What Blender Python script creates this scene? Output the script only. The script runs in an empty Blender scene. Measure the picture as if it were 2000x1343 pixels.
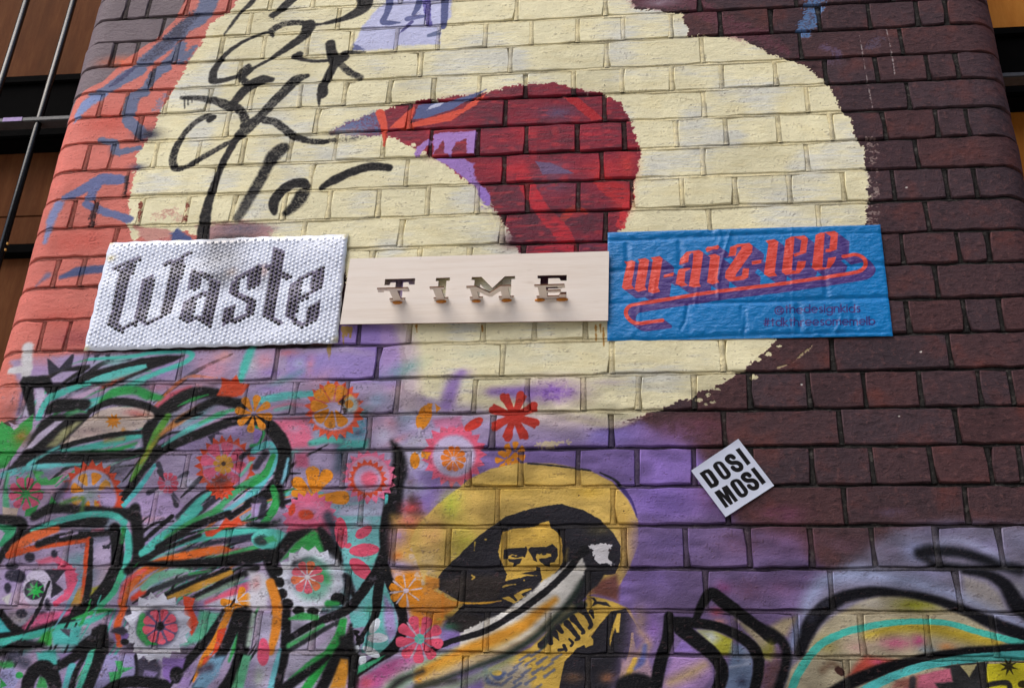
import bpy, bmesh, math, random
import numpy as np
from mathutils import Vector, Matrix

# ---------------------------------------------------------------- camera, sky, sun, exposure
scene = bpy.context.scene
COL = scene.collection
ZB = 3.78                                    # height of the reference bed joint above the lane
FPX = 2289.4945                              # focal length in photo pixels (photo is 2000 x 1343)
RM = np.array([[0.9930971, 0.1114018, 0.0367117],
               [-0.0206118, 0.4738610, -0.8803584],
               [-0.1154698, 0.8735247, 0.4728862]])
CAM = np.array([0.0904325, -2.2662534, ZB - 2.1795325])
cd = bpy.data.cameras.new('camera')
cam = bpy.data.objects.new('camera', cd)
COL.objects.link(cam)
cd.sensor_width = 36.0
cd.lens = FPX / 2000 * 36
cd.clip_start = 0.05
cd.clip_end = 400
mw = Matrix.Identity(4)
for i in range(3):
    mw[i][0] = RM[0][i]
    mw[i][1] = -RM[1][i]
    mw[i][2] = -RM[2][i]
    mw[i][3] = CAM[i]
cam.matrix_world = mw
scene.camera = cam

SUN_EL, SUN_AZ = math.radians(56), math.radians(48)      # azimuth: from straight in front of the wall towards its left end
sdir = Vector((-math.sin(SUN_AZ) * math.cos(SUN_EL), -math.cos(SUN_AZ) * math.cos(SUN_EL), math.sin(SUN_EL)))
world = bpy.data.worlds.new('World')
scene.world = world
world.use_nodes = True
wn = world.node_tree.nodes
wl = world.node_tree.links
sky = wn.new('ShaderNodeTexSky')
sky.sky_type = 'NISHITA'
sky.sun_disc = False
sky.sun_elevation = SUN_EL
sky.sun_rotation = math.atan2(sdir.x, sdir.y)
sky.air_density = 1.0
sky.dust_density = 3.0
wl.new(sky.outputs[0], wn['Background'].inputs[0])
wn['Background'].inputs[1].default_value = 0.13
sd = bpy.data.lights.new('sun', 'SUN')
sd.energy = 1.5
sd.angle = math.radians(55)
sd.color = (1.0, 0.95, 0.88)
sun = bpy.data.objects.new('sun', sd)
COL.objects.link(sun)
sun.location = (0, -3, 8)
sun.rotation_euler = (-sdir).to_track_quat('-Z', 'Y').to_euler()
vs = scene.view_settings
vs.view_transform = 'Standard'
vs.look = 'None'
vs.gamma = 1
vs.use_curve_mapping = False
vs.exposure = 0.72
scene.render.engine = 'CYCLES'
scene.cycles.max_bounces = 6

# ---------------------------------------------------------------- geometry of the wall: s runs along the face, round both bullnose corners
XL, XR, RAD = -1.3595, 0.890, 0.075
ARC = RAD * math.pi / 2

def ray(px, py):
    d = RM.T @ np.array([(px - 1000) / FPX, (py - 671.5) / FPX, 1.0])
    return d

def at_y(px, py, Y):
    d = ray(px, py)
    t = (Y - CAM[1]) / d[1]
    p = CAM + d * t
    return p                                  # world x, y, z

def at(px, py):
    """photo pixel -> (s, z) on the wall skin"""
    d = ray(px, py)
    t = -CAM[1] / d[1]
    p = CAM + d * t
    for cx, sg in ((XL, -1), (XR, 1)):
        if (p[0] - cx) * sg > 0:
            ox, oy = CAM[0] - cx, CAM[1] - RAD
            a = d[0] ** 2 + d[1] ** 2
            b = 2 * (ox * d[0] + oy * d[1])
            c = ox * ox + oy * oy - RAD * RAD
            disc = b * b - 4 * a * c
            if disc < 0:
                ang = math.pi * 0.40
                return cx + sg * (RAD * ang + ((p[0] - cx) * sg - 0.04) * 0.5), p[2]
            t = (-b - math.sqrt(disc)) / (2 * a)
            q = CAM + d * t
            ang = math.atan2((q[0] - cx) * sg, RAD - q[1])
            return cx + sg * RAD * ang, q[2]
    return p[0], p[2]

def skin(s, depth=0.0):
    """(s, depth into the wall) -> world x, y"""
    if s < XL:
        cx, sg, u = XL, -1, XL - s
    elif s > XR:
        cx, sg, u = XR, 1, s - XR
    else:
        return s, depth
    if u <= ARC:
        a = u / RAD
        return cx + sg * (RAD - depth) * math.sin(a), RAD - (RAD - depth) * math.cos(a)
    return cx + sg * (RAD - depth), RAD + (u - ARC)

# ---------------------------------------------------------------- objects
WPOS = {}

def put(o, parent=None, loc=None):
    COL.objects.link(o)
    w = Vector(loc) if loc is not None else Vector((0, 0, 0))
    WPOS[o.name] = w
    if parent is not None:
        o.parent = parent
        o.location = w - WPOS[parent.name]
    else:
        o.location = w
    return o

def tag(o, label, cat, group=None, kind=None):
    if label: o['label'] = label
    if cat: o['category'] = cat
    if group: o['group'] = group
    if kind: o['kind'] = kind
    return o

def empty(name, loc, label, cat, group=None):
    o = bpy.data.objects.new(name, None)
    o.empty_display_size = 0.1
    put(o, None, loc)
    return tag(o, label, cat, group)

def mesh_obj(name, verts, faces, mat, parent=None, loc=(0, 0, 0), uvs=None, smooth=False):
    """verts in world coordinates; the object's origin goes to loc; uvs one per vertex"""
    me = bpy.data.meshes.new(name)
    L = Vector(loc)
    me.from_pydata([(v[0] - L.x, v[1] - L.y, v[2] - L.z) for v in verts], [], faces)
    if uvs is not None:
        ul = me.uv_layers.new(name='UVMap')
        li = np.empty(len(me.loops), np.int32)
        me.loops.foreach_get('vertex_index', li)
        ul.data.foreach_set('uv', np.asarray(uvs, np.float32)[li].ravel())
    if smooth:
        me.polygons.foreach_set('use_smooth', [True] * len(me.polygons))
    me.update()
    if mat is not None:
        me.materials.append(mat)
    o = bpy.data.objects.new(name, me)
    return put(o, parent, loc)

def box_vf(x0, x1, y0, y1, z0, z1, bev=0.0):
    bm = bmesh.new()
    bmesh.ops.create_cube(bm, size=1)
    for v in bm.verts:
        v.co = Vector(((x0 + x1) / 2 + v.co.x * (x1 - x0), (y0 + y1) / 2 + v.co.y * (y1 - y0), (z0 + z1) / 2 + v.co.z * (z1 - z0)))
    if bev:
        bmesh.ops.bevel(bm, geom=bm.edges[:], offset=bev, segments=2, affect='EDGES')
    bm.verts.ensure_lookup_table()
    vs_ = [tuple(v.co) for v in bm.verts]
    for i, v in enumerate(bm.verts): v.index = i
    fs = [[v.index for v in f.verts] for f in bm.faces]
    bm.free()
    return vs_, fs

def tube_vf(p0, p1, r, n=12):
    a, b = Vector(p0), Vector(p1)
    q = (b - a).to_track_quat('Z', 'Y')
    v, f = [], []
    for p in (a, b):
        for k in range(n):
            t = 2 * math.pi * k / n
            v.append(tuple(p + q @ Vector((r * math.cos(t), r * math.sin(t), 0))))
    for k in range(n):
        f.append([k, (k + 1) % n, n + (k + 1) % n, n + k])
    f.append(list(range(n))[::-1])
    f.append(list(range(n, 2 * n)))
    return v, f
# ---------------------------------------------------------------- a small paint program: strokes, shapes and sprays laid on a canvas in wall coordinates
rng = np.random.default_rng(7)

def vnoise(h, w, cx, cy, seed):
    r = np.random.default_rng(seed)
    gh, gw = int(h / cy) + 3, int(w / cx) + 3
    g = r.random((gh, gw)).astype(np.float32)
    y = np.arange(h, dtype=np.float32) / cy
    x = np.arange(w, dtype=np.float32) / cx
    yi, xi = y.astype(int), x.astype(int)
    fy, fx = y - yi, x - xi
    fy = (fy * fy * (3 - 2 * fy))[:, None]
    fx = (fx * fx * (3 - 2 * fx))[None, :]
    a = g[yi][:, xi]; b = g[yi][:, xi + 1]; c = g[yi + 1][:, xi]; d = g[yi + 1][:, xi + 1]
    return (a * (1 - fx) + b * fx) * (1 - fy) + (c * (1 - fx) + d * fx) * fy

def sstep(x):
    x = np.clip(x, 0, 1)
    return x * x * (3 - 2 * x)

def catmull(p, closed=False, n=7):
    p = np.asarray(p, float)
    if len(p) < 3: return p
    if closed: q = np.vstack([p[-1], p, p[0], p[1]])
    else: q = np.vstack([2 * p[0] - p[1], p, 2 * p[-1] - p[-2]])
    out = []
    t = np.linspace(0, 1, n, endpoint=False)[:, None]
    for i in range(len(q) - 3):
        a, b, c, d = q[i:i + 4]
        out.append(0.5 * (2 * b + (c - a) * t + (2 * a - 5 * b + 4 * c - d) * t ** 2 + (3 * b - a - 3 * c + d) * t ** 3))
    o = np.vstack(out)
    if not closed: o = np.vstack([o, p[-1:]])
    return o

class Canvas:
    def __init__(s, x0, x1, z0, z1, ppm, base, noise=True):
        s.x0, s.z1, s.ppm = x0, z1, ppm
        s.w, s.h = int((x1 - x0) * ppm), int((z1 - z0) * ppm)
        s.x1, s.z0 = x0 + s.w / ppm, z1 - s.h / ppm
        s.rgb = np.empty((s.h, s.w, 3), np.float32); s.rgb[:] = np.array(base, np.float32) / 255
        s.mb = np.zeros((s.h, s.w), np.float32)          # paint cover on the bricks
        s.mm = np.zeros((s.h, s.w), np.float32)          # paint cover in the joints
        s.O = (0, 0, 1.0); s.kb = 1.0
        k = ppm / 850
        if noise:
            s.fine = vnoise(s.h, s.w, 3 * k, 3 * k, 1)
            s.mid = vnoise(s.h, s.w, 12 * k, 9 * k, 2)
            s.big = vnoise(s.h, s.w, 75 * k, 60 * k, 3)
            s.brush = vnoise(s.h, s.w, 26 * k, 2.5 * k, 4)
            s.ro = (s.fine - .5) * .8 + (s.mid - .5) * .9 + (s.brush - .5) * .35
        else:
            s.ro = None
    def pt(s, p):
        x, y = s.O[0] + p[0] / s.O[2], s.O[1] + p[1] / s.O[2]
        S_, Z_ = at(x, y)
        return ((S_ - s.x0) * s.ppm, (s.z1 - Z_) * s.ppm)
    def pts(s, ps): return np.array([s.pt(p) for p in ps])
    def scale(s, p):
        a = s.pt(p); b = s.pt((p[0] + 4, p[1])); c = s.pt((p[0], p[1] + 4))
        return math.sqrt(abs((b[0] - a[0]) * (c[1] - a[1]) - (b[1] - a[1]) * (c[0] - a[0]))) / 4
    def blend(s, y0, y1, x0, x1, al, col, m, c=1.0):
        sl = (slice(y0, y1), slice(x0, x1))
        a3 = al[..., None]
        s.rgb[sl] = s.rgb[sl] * (1 - a3) + np.array(col, np.float32) / 255 * a3
        s.mb[sl] = s.mb[sl] * (1 - al) + al * c
        s.mm[sl] = s.mm[sl] * (1 - al) + al * m
    def seg(s, P_, wid, pad):
        x0 = max(int(P_[:, 0].min() - pad), 0); x1 = min(int(P_[:, 0].max() + pad) + 2, s.w)
        y0 = max(int(P_[:, 1].min() - pad), 0); y1 = min(int(P_[:, 1].max() + pad) + 2, s.h)
        if x1 <= x0 or y1 <= y0: return None
        D = np.full((y1 - y0, x1 - x0), 1e6, np.float32)
        for i in range(len(P_) - 1):
            a, b = P_[i], P_[i + 1]
            wa, wb = wid[i], wid[i + 1]
            pd = pad
            u0 = max(int(min(a[0], b[0]) - pd), x0); u1 = min(int(max(a[0], b[0]) + pd) + 2, x1)
            v0 = max(int(min(a[1], b[1]) - pd), y0); v1 = min(int(max(a[1], b[1]) + pd) + 2, y1)
            if u1 <= u0 or v1 <= v0: continue
            gx = np.arange(u0, u1, dtype=np.float32)[None, :] - a[0]
            gy = np.arange(v0, v1, dtype=np.float32)[:, None] - a[1]
            dx, dy = b[0] - a[0], b[1] - a[1]
            L2 = dx * dx + dy * dy + 1e-6
            t = np.clip((gx * dx + gy * dy) / L2, 0, 1)
            d = np.sqrt((gx - t * dx) ** 2 + (gy - t * dy) ** 2) - (wa + (wb - wa) * t)
            sub = D[v0 - y0:v1 - y0, u0 - x0:u1 - x0]
            np.minimum(sub, d, out=sub)
        return x0, x1, y0, y1, D
    def fin(s, R, D, col, soft, rough, m, a, dry):
        x0, x1, y0, y1 = R
        if rough and s.ro is not None: D = D + s.ro[y0:y1, x0:x1] * rough
        al = sstep(0.5 - D / (2 * soft)) * a
        if dry and s.ro is not None:
            al = al * np.clip(1 - dry * np.clip((s.fine[y0:y1, x0:x1] * .6 + s.mid[y0:y1, x0:x1] * .4 - .42) * 5, 0, 1), 0, 1)
        s.blend(y0, y1, x0, x1, al, col, m)
    # stroke
    def S(s, p, w, col, soft=1.2, m=.8, a=1, rough=1.2, curve=True, dry=0, closed=False):
        if curve and len(p) > 2: q = catmull(p, closed)
        else: q = np.asarray(list(p) + ([p[0]] if closed else []), float)
        ww = np.atleast_1d(np.asarray(w, float))
        if max(col) < 32: ww = ww * s.kb
        ww = np.interp(np.linspace(0, 1, len(q)), np.linspace(0, 1, len(ww)), ww) if len(ww) > 1 else np.full(len(q), ww[0])
        P_ = s.pts(q)
        sc = s.scale(q[len(q) // 2]); k = sc * s.O[2]
        ww = ww / 2 * sc
        so = max(soft * k, .6); ro = rough * k
        r = s.seg(P_, ww, ww.max() + so * 2 + ro * 1.2 + 1)
        if r: s.fin(r[:4], r[4], col, so, ro, m, a, dry)
    # filled shape
    def P(s, p, col, soft=1.2, m=.8, a=1, rough=1.2, curve=False, dry=0):
        q = catmull(p, True) if curve else np.asarray(p, float)
        c = q.mean(0); k = s.scale(c) * s.O[2]
        P_ = s.pts(q)
        so = max(soft * k, .6); ro = rough * k
        pad = so * 2 + ro * 1.2 + 1
        Q = np.vstack([P_, P_[:1]])
        x0 = max(int(Q[:, 0].min() - pad), 0); x1 = min(int(Q[:, 0].max() + pad) + 2, s.w)
        y0 = max(int(Q[:, 1].min() - pad), 0); y1 = min(int(Q[:, 1].max() + pad) + 2, s.h)
        if x1 <= x0 or y1 <= y0: return
        r = s.seg(Q, np.zeros(len(Q)), pad)
        if r is None: return
        D = r[4]
        x0, x1, y0, y1 = r[:4]
        ins = np.zeros(D.shape, bool)
        yy = np.arange(y0, y1) + .01
        xx = np.arange(x0, x1, dtype=np.float32)
        for i in range(len(Q) - 1):
            a_, b_ = Q[i], Q[i + 1]
            lo, hi = min(a_[1], b_[1]), max(a_[1], b_[1])
            j0, j1 = np.searchsorted(yy, lo), np.searchsorted(yy, hi)
            if j1 <= j0: continue
            xc = a_[0] + (yy[j0:j1] - a_[1]) / (b_[1] - a_[1]) * (b_[0] - a_[0])
            ins[j0:j1] ^= xx[None, :] < xc[:, None]
        D = np.where(ins, -D, D)
        s.fin((x0, x1, y0, y1), D, col, so, ro, m, a, dry)
    def E(s, cx, cy, rx, ry, col, rot=0, **k):
        t = np.linspace(0, 2 * math.pi, 22, endpoint=False)
        c, n = math.cos(rot), math.sin(rot)
        s.P([(cx + rx * math.cos(u) * c - ry * math.sin(u) * n, cy + rx * math.cos(u) * n + ry * math.sin(u) * c) for u in t], col, **k)
    # soft spray puff
    def B(s, cx, cy, rx, ry, col, a=.7, m=.5, rot=0):
        k = s.scale((cx, cy))
        X, Y = s.pt((cx, cy))
        R_ = max(rx, ry) * k * 1.6
        x0, x1 = max(int(X - R_), 0), min(int(X + R_) + 1, s.w)
        y0, y1 = max(int(Y - R_), 0), min(int(Y + R_) + 1, s.h)
        if x1 <= x0 or y1 <= y0: return
        gx = np.arange(x0, x1, dtype=np.float32)[None, :] - X
        gy = np.arange(y0, y1, dtype=np.float32)[:, None] - Y
        c, n = math.cos(rot), math.sin(rot)
        u = (gx * c + gy * n) / (rx * k); v = (-gx * n + gy * c) / (ry * k)
        al = np.exp(-(u * u + v * v) * 1.4) * a
        al[al < .02] = 0
        if s.ro is not None: al = np.clip(al * (1 + s.ro[y0:y1, x0:x1] * .5), 0, 1)
        s.blend(y0, y1, x0, x1, al, col, m, 1)
    # toothed stencil wheel
    def G(s, cx, cy, ro, ri, n, col, rot=0, sharp=True, yk=1.0, **k):
        p = []
        for i in range(n):
            t = rot + 2 * math.pi * i / n; d = math.pi / n
            if sharp: q = [(t - d, ri), (t, ro)]
            else: q = [(t - d, ri), (t - d * .5, ro * .97), (t, ro), (t + d * .5, ro * .97)]
            p += [(cx + r_ * math.cos(u), cy + yk * r_ * math.sin(u)) for u, r_ in q]
        s.P(p, col, **k)
    # stencil flower
    def F(s, cx, cy, r0, r1, n, wid, col, rot=0, skip=(), yk=1.0, **k):
        for i in range(n):
            if i in skip: continue
            t = rot + 2 * math.pi * i / n
            c, q = math.cos(t), math.sin(t)
            L = r1 - r0
            pr = [(0, 0), (.45, .34), (.8, .5), (.97, .25), (.97, -.25), (.8, -.5), (.45, -.34)]
            s.P([(cx + (r0 + u * L) * c - v * wid * q, cy + yk * ((r0 + u * L) * q + v * wid * c)) for u, v in pr],
                col[i % len(col)] if isinstance(col, list) else col, curve=True, **k)
    def image(s, name):
        im = bpy.data.images.new(name, s.w, s.h, alpha=False)
        px = np.ones((s.h, s.w, 4), np.float32)
        px[..., :3] = np.clip(s.rgb, 0, 1)[::-1]
        im.pixels.foreach_set(px.ravel())
        im.update()
        return im
    def masks(s, name):
        im = bpy.data.images.new(name, s.w, s.h, alpha=False)
        im.colorspace_settings.name = 'Non-Color'
        px = np.ones((s.h, s.w, 4), np.float32)
        px[..., 0] = s.mb[::-1]; px[..., 1] = s.mm[::-1]; px[..., 2] = 0
        im.pixels.foreach_set(px.ravel())
        im.update()
        return im
    def uv(s, S_, Z_): return ((S_ - s.x0) / (s.x1 - s.x0), (Z_ - s.z0) / (s.z1 - s.z0))
# ---------------------------------------------------------------- the mural (traced in photo pixels, laid down in wall metres)
W = Canvas(-1.56, 1.12, ZB - 1.86, ZB + 0.30, 1150, (92, 58, 60))
BLK, LAV, PUR, MINT, GRN, ORG, RED, PNK = (15, 15, 19), (176, 158, 196), (132, 110, 174), (76, 184, 172), (46, 150, 76), (226, 140, 36), (208, 72, 44), (200, 80, 106)
CRM, SAL, BLU, OCH, YEL = (228, 221, 184), (200, 112, 101), (98, 106, 136), (196, 140, 52), (214, 172, 72)

def T(ox, oy, sc=4.0): W.O = (ox, oy, sc)

def paint_upper():
    T(0, 0, 1)
    # grey ground and salmon field at the left end
    W.P([(-60, -60), (380, -60), (340, 60), (150, 220), (-60, 500)], (112, 100, 106), soft=3, m=.25)
    W.P([(385, -40), (340, 40), (305, 75), (250, 112), (200, 160), (148, 195), (100, 300), (0, 620), (-60, 860), (34, 815), (60, 740), (175, 690), (300, 640), (480, 480), (480, -40)], SAL, soft=1.5, m=.55)
    for x, y, rx, ry, c, a in ((215, 240, 60, 30, (190, 78, 66), .6), (120, 350, 60, 40, (222, 120, 108), .6), (150, 470, 70, 30, (196, 84, 72), .6), (90, 560, 50, 40, (220, 118, 108), .6),
                               (120, 620, 60, 25, (190, 84, 74), .5), (235, 120, 40, 12, (225, 105, 70), .8), (30, 760, 30, 40, (226, 128, 108), .7), (150, 660, 60, 25, (150, 70, 76), .6)):
        W.B(x, y, rx, ry, c, a, m=.4)
    # cream disc
    W.P([(480, -40), (457, 15), (412, 45), (392, 85), (372, 115), (354, 150), (336, 180), (313, 215), (301, 245), (286, 275), (268, 300), (262, 345), (253, 390), (250, 430), (252, 455),
         (262, 472), (276, 462), (290, 474), (330, 462), (360, 450), (400, 470), (430, 500), (500, 505), (670, 520), (700, 620), (730, 640), (775, 652), (800, 700), (790, 760), (850, 810), (1000, 845), (1180, 838), (1250, 815), (1295, 795), (1345, 777), (1410, 747), (1450, 722),
         (1500, 680), (1560, 600), (1640, 520), (1690, 440), (1697, 386), (1694, 336), (1687, 290), (1670, 268), (1660, 230), (1640, 215), (1625, 175), (1605, 155), (1562, 122), (1500, 105),
         (1480, 90), (1450, 75), (1345, 68), (1330, 25), (1240, 15), (1212, -40)], CRM, soft=1.2, rough=8, m=.92)
    # wear in the cream: earlier bluish coats and warmer ones
    b = W.mb > .9
    reg = (np.abs(W.rgb - np.array(CRM, np.float32) / 255).sum(2) < .02) & b
    t1 = np.clip((W.big * .7 + W.brush * .3 - .52) * 4.0, 0, 1) * reg * .52
    W.rgb += (np.array((196, 202, 212), np.float32) / 255 - W.rgb) * t1[..., None]
    t2 = np.clip((vnoise(W.h, W.w, 60, 22, 12) * .7 + W.brush * .3 - .56) * 4, 0, 1) * reg * .3
    W.rgb += (np.array((214, 200, 150), np.float32) / 255 - W.rgb) * t2[..., None]
    W.mm = np.where(reg, .74 + .26 * np.clip((vnoise(W.h, W.w, 160, 30, 14) - .3) * 4, 0, 1), W.mm).astype(np.float32)
    # dry-brush strip down the right edge of the disc
    for yy in range(270, 440, 12):
        W.S([(1694 + (yy % 5), yy), (1712, yy + 2)], 7, (190, 178, 170), rough=7, m=.1, dry=.9, a=.6)
    for x, y in ((1480, 700), (1500, 690), (1470, 735), (1400, 760), (1382, 772), (1520, 676), (1390, 785), (1378, 790), (1365, 780)):
        W.E(x, y, 6, 4, (214, 206, 168), rough=6, m=.3)
    # blue and grey bands over the salmon
    T(0, 0, 1)
    W.S([(415, -20), (398, 25), (360, 55), (322, 88), (282, 122)], [36, 34, 30, 30, 26], BLU, rough=4, soft=3)
    W.S([(375, 30), (350, 60), (310, 95), (285, 118)], [20, 26, 20, 10], (50, 50, 72), rough=8, soft=6, a=.85, dry=.5)
    W.S([(268, 138), (235, 158), (203, 178), (178, 184)], [30, 26, 18, 8], BLU, rough=4, soft=2)
    W.S([(262, 132), (238, 152), (214, 170)], [8, 10, 3], (66, 68, 104), rough=4, soft=2)
    W.S([(205, 186), (176, 196), (160, 212), (146, 236)], [10, 22, 20, 8], (120, 136, 180), rough=4, soft=3)
    W.S([(352, 88), (345, 108), (318, 124)], [20, 26, 8], BLU, rough=5, soft=3)
    W.S([(380, 92), (366, 108), (350, 122)], [10, 16, 10], BLU, rough=6, soft=3)
    W.S([(322, 132), (300, 150), (285, 172)], [24, 20, 14], BLU, rough=4, soft=2)
    W.S([(282, 182), (262, 190), (252, 216), (250, 228)], [18, 26, 26, 20], BLU, rough=3, soft=2)
    W.S([(248, 236), (262, 246), (278, 262)], [18, 22, 20], BLU, rough=4, soft=2)
    W.S([(300, 138), (290, 165)], 5, (45, 45, 62), rough=5, soft=3, dry=.4)
    W.S([(318, 190), (306, 214)], 12, (120, 124, 150), rough=8, dry=.6, a=.7)
    W.B(288, 262, 26, 14, (36, 38, 58), .9, m=.9)
    W.B(222, 290, 8, 14, (40, 40, 58), .8, m=.9)
    W.S([(196, 272), (222, 280), (230, 297), (272, 288)], [10, 14, 14, 10], BLU, rough=4, soft=2)
    W.B(268, 326, 16, 8, (60, 62, 92), .7)
    W.S([(242, 350), (222, 350), (196, 350), (160, 370), (124, 386)], [16, 22, 22, 22, 10], (100, 108, 152), rough=3, soft=2)
    W.S([(186, 362), (176, 384)], 20, (100, 108, 152), rough=4, soft=2)
    W.S([(114, 400), (100, 428), (88, 470)], [20, 18, 10], (124, 132, 176), rough=3, soft=4)
    W.S([(168, 398), (200, 412), (252, 428)], 15, (100, 108, 150), rough=3, soft=2)
    W.S([(248, 345), (244, 378)], 7, (58, 34, 40), rough=6, soft=3, m=.9)
    W.S([(186, 400), (178, 436)], 9, (66, 30, 34), rough=8, soft=3, dry=.5)
    W.S([(118, 542), (150, 530), (200, 524)], [8, 18, 16], (74, 84, 126), rough=2, soft=3)
    W.S([(70, 556), (92, 538)], [3, 12], (120, 110, 140), rough=3, soft=5)
    W.S([(320, 420), (345, 408)], 10, (178, 130, 120), rough=8, dry=.8, a=.5)
    W.S([(300, 425), (330, 415), (356, 428)], 12, (196, 140, 128), rough=8, dry=.8, a=.5)
    for x in (274, 365): W.S([(x, 396), (x - 3, 432)], 4, (130, 62, 50), rough=5, m=.9, dry=.4)
    # pink and blue scraps above the bubble sheet
    W.P([(262, 440), (280, 470), (330, 480), (340, 450), (300, 446)], (196, 128, 124), rough=7, soft=3, a=.8)
    W.P([(332, 455), (345, 446), (372, 462), (380, 470), (335, 470)], (76, 88, 136), rough=4, soft=3)
    W.P([(385, 440), (470, 432), (540, 445), (520, 465), (400, 475)], (176, 128, 130), rough=10, soft=8, a=.9)
    W.B(470, 448, 50, 14, (92, 88, 106), .8)
    W.B(455, 464, 50, 8, (34, 34, 40), .8)
    # lavender patch with brushed capitals
    T(700, 0, 10)
    W.P([(900, -300), (760, -100), (380, 150), (60, 540), (0, 700), (-120, 870), (60, 985), (700, 960), (760, 900), (1580, 850), (1620, 500), (1800, 330), (1850, -300)], (190, 193, 226), rough=3, soft=3, m=.8)
    W.P([(-120, 990), (-90, 860), (-10, 880), (130, 985)], (96, 102, 146), rough=4, soft=2)
    D = (84, 92, 138)
    W.S([(620, -200), (600, 100), (540, 280), (480, 420), (600, 450), (800, 440)], [125, 125, 100, 120, 110, 30], D, rough=1, soft=1.2)
    W.S([(1200, -200), (1170, 100), (1080, 280)], [110, 110, 80], D, rough=1)
    W.S([(1310, -200), (1330, 100), (1380, 480)], [130, 130, 90], (92, 84, 160), rough=2, dry=.3)
    W.S([(960, 370), (1100, 340), (1300, 320)], [110, 110, 60], (98, 104, 150), rough=1)
    W.S([(1040, 430), (900, 560), (800, 650)], [70, 60, 20], (86, 84, 140), rough=1)
    W.S([(1690, -200), (1680, 200), (1660, 500), (1640, 540)], [130, 130, 110, 60], D, rough=1)
    W.S([(1620, 570), (1380, 690), (1580, 650)], [20, 80, 60], (106, 116, 152), rough=1, curve=False)
    # crimson swoosh with a long tip to the left
    T(0, 0, 1)
    CR = (132, 42, 58)
    W.P([(640, 262), (690, 235), (745, 216), (800, 200), (860, 192), (900, 186), (945, 182), (985, 171), (1030, 164), (1080, 162), (1120, 171), (1170, 180), (1192, 190), (1212, 205), (1226, 228), (1237, 252), (1246, 280),
         (1248, 312), (1241, 350), (1235, 390), (1230, 412), (1222, 432), (1212, 450), (1198, 470), (1195, 520), (1005, 520), (1012, 490), (988, 442), (975, 420), (962, 400), (942, 380), (924, 362), (897, 342),
         (870, 322), (842, 306), (802, 287), (762, 268), (740, 264), (690, 266)], CR, soft=1.2, rough=9, m=.14)
    W.P([(640, 262), (690, 235), (742, 216), (742, 262), (690, 266)], (100, 110, 150), soft=8, rough=8, dry=.4, m=.4)
    W.B(665, 262, 45, 12, CRM, .6)
    for x, y, rx, ry, c, a in ((820, 235, 50, 14, (98, 50, 66), .7), (900, 215, 60, 25, (120, 52, 66), .6), (960, 240, 24, 22, (84, 52, 66), .8), (1090, 220, 40, 18, (96, 80, 110), .8), (1010, 330, 50, 22, (196, 48, 58), .7),
                               (1030, 262, 40, 20, (178, 40, 54), .7), (1180, 330, 40, 26, (190, 52, 56), .7), (1225, 320, 18, 40, (200, 62, 58), .7), (1150, 260, 40, 18, (170, 38, 56), .7), (960, 190, 60, 10, (150, 44, 58), .6),
                               (985, 385, 40, 30, (92, 50, 64), .9), (1080, 360, 50, 26, (92, 64, 84), .8), (1080, 330, 30, 18, (104, 88, 116), .7), (1060, 430, 60, 40, (84, 46, 60), .9), (1150, 430, 45, 36, (84, 44, 56), .9),
                               (1130, 380, 30, 22, (100, 46, 60), .9), (1215, 385, 18, 36, (184, 52, 50), .9), (1010, 470, 30, 20, (84, 44, 58), .9), (1150, 480, 40, 18, (96, 52, 74), .8), (980, 290, 60, 20, (110, 44, 60), .6),
                               (890, 300, 40, 20, (120, 50, 74), .7), (1130, 190, 30, 14, (120, 50, 70), .6)):
        W.B(x, y, rx, ry, c, a, m=.14)
    W.P([(1095, 186), (1125, 188), (1180, 232), (1155, 235)], (172, 42, 50), rough=2)
    W.P([(1045, 315), (1075, 318), (1120, 338), (1060, 340)], (104, 84, 116), rough=2)
    W.S([(1018, 336), (1035, 372), (1060, 412), (1086, 440), (1105, 468), (1116, 492)], [26, 28, 26, 30, 30, 24], (176, 44, 56), soft=1.5, rough=3, m=.35)
    W.S([(1040, 500), (1080, 480), (1115, 490)], 22, (168, 42, 58), soft=3, rough=4, m=.35)
    W.S([(1102, 424), (1120, 408), (1146, 414)], [16, 18, 8], (190, 60, 50), rough=3, m=.3)
    W.S([(1175, 350), (1200, 372), (1228, 382)], [30, 36, 20], (172, 46, 52), rough=4, m=.3)
    W.S([(1225, 400), (1212, 440)], 16, (196, 56, 62), rough=5, dry=.3, m=.4)
    W.S([(742, 220), (750, 250), (750, 285)], [16, 12, 4], (216, 84, 66), rough=2, m=.9)
    W.P([(800, 212), (812, 206), (802, 240), (905, 212), (920, 198), (950, 182), (930, 205), (880, 236), (790, 252), (760, 250)], (212, 84, 66), rough=2)
    W.P([(816, 206), (890, 194), (950, 174), (930, 188), (880, 215), (832, 230), (806, 234)], (90, 100, 144), rough=2)
    W.P([(842, 206), (872, 198), (858, 208), (832, 216)], (190, 195, 220), rough=2)
    cr = (W.mm < .4) & (W.mb > .8) & (W.rgb[..., 0] > W.rgb[..., 2] * 1.25)
    cr[:, :int((at(745, 260)[0] - W.x0) * W.ppm)] = False; cr[:, int((at(1255, 260)[0] - W.x0) * W.ppm):] = False
    mo = np.clip((W.brush * .45 + W.big * .35 + W.mid * .3 - .50) * 4, 0, 1) * .55 * cr
    W.rgb += (np.array((82, 46, 58), np.float32) / 255 - W.rgb) * mo[..., None]
    mo = np.clip((vnoise(W.h, W.w, 30, 8, 61) - .66) * 5, 0, 1) * .5 * cr
    W.rgb += (np.array((188, 58, 66), np.float32) / 255 - W.rgb) * mo[..., None]
    LV = (162, 124, 190)
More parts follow.
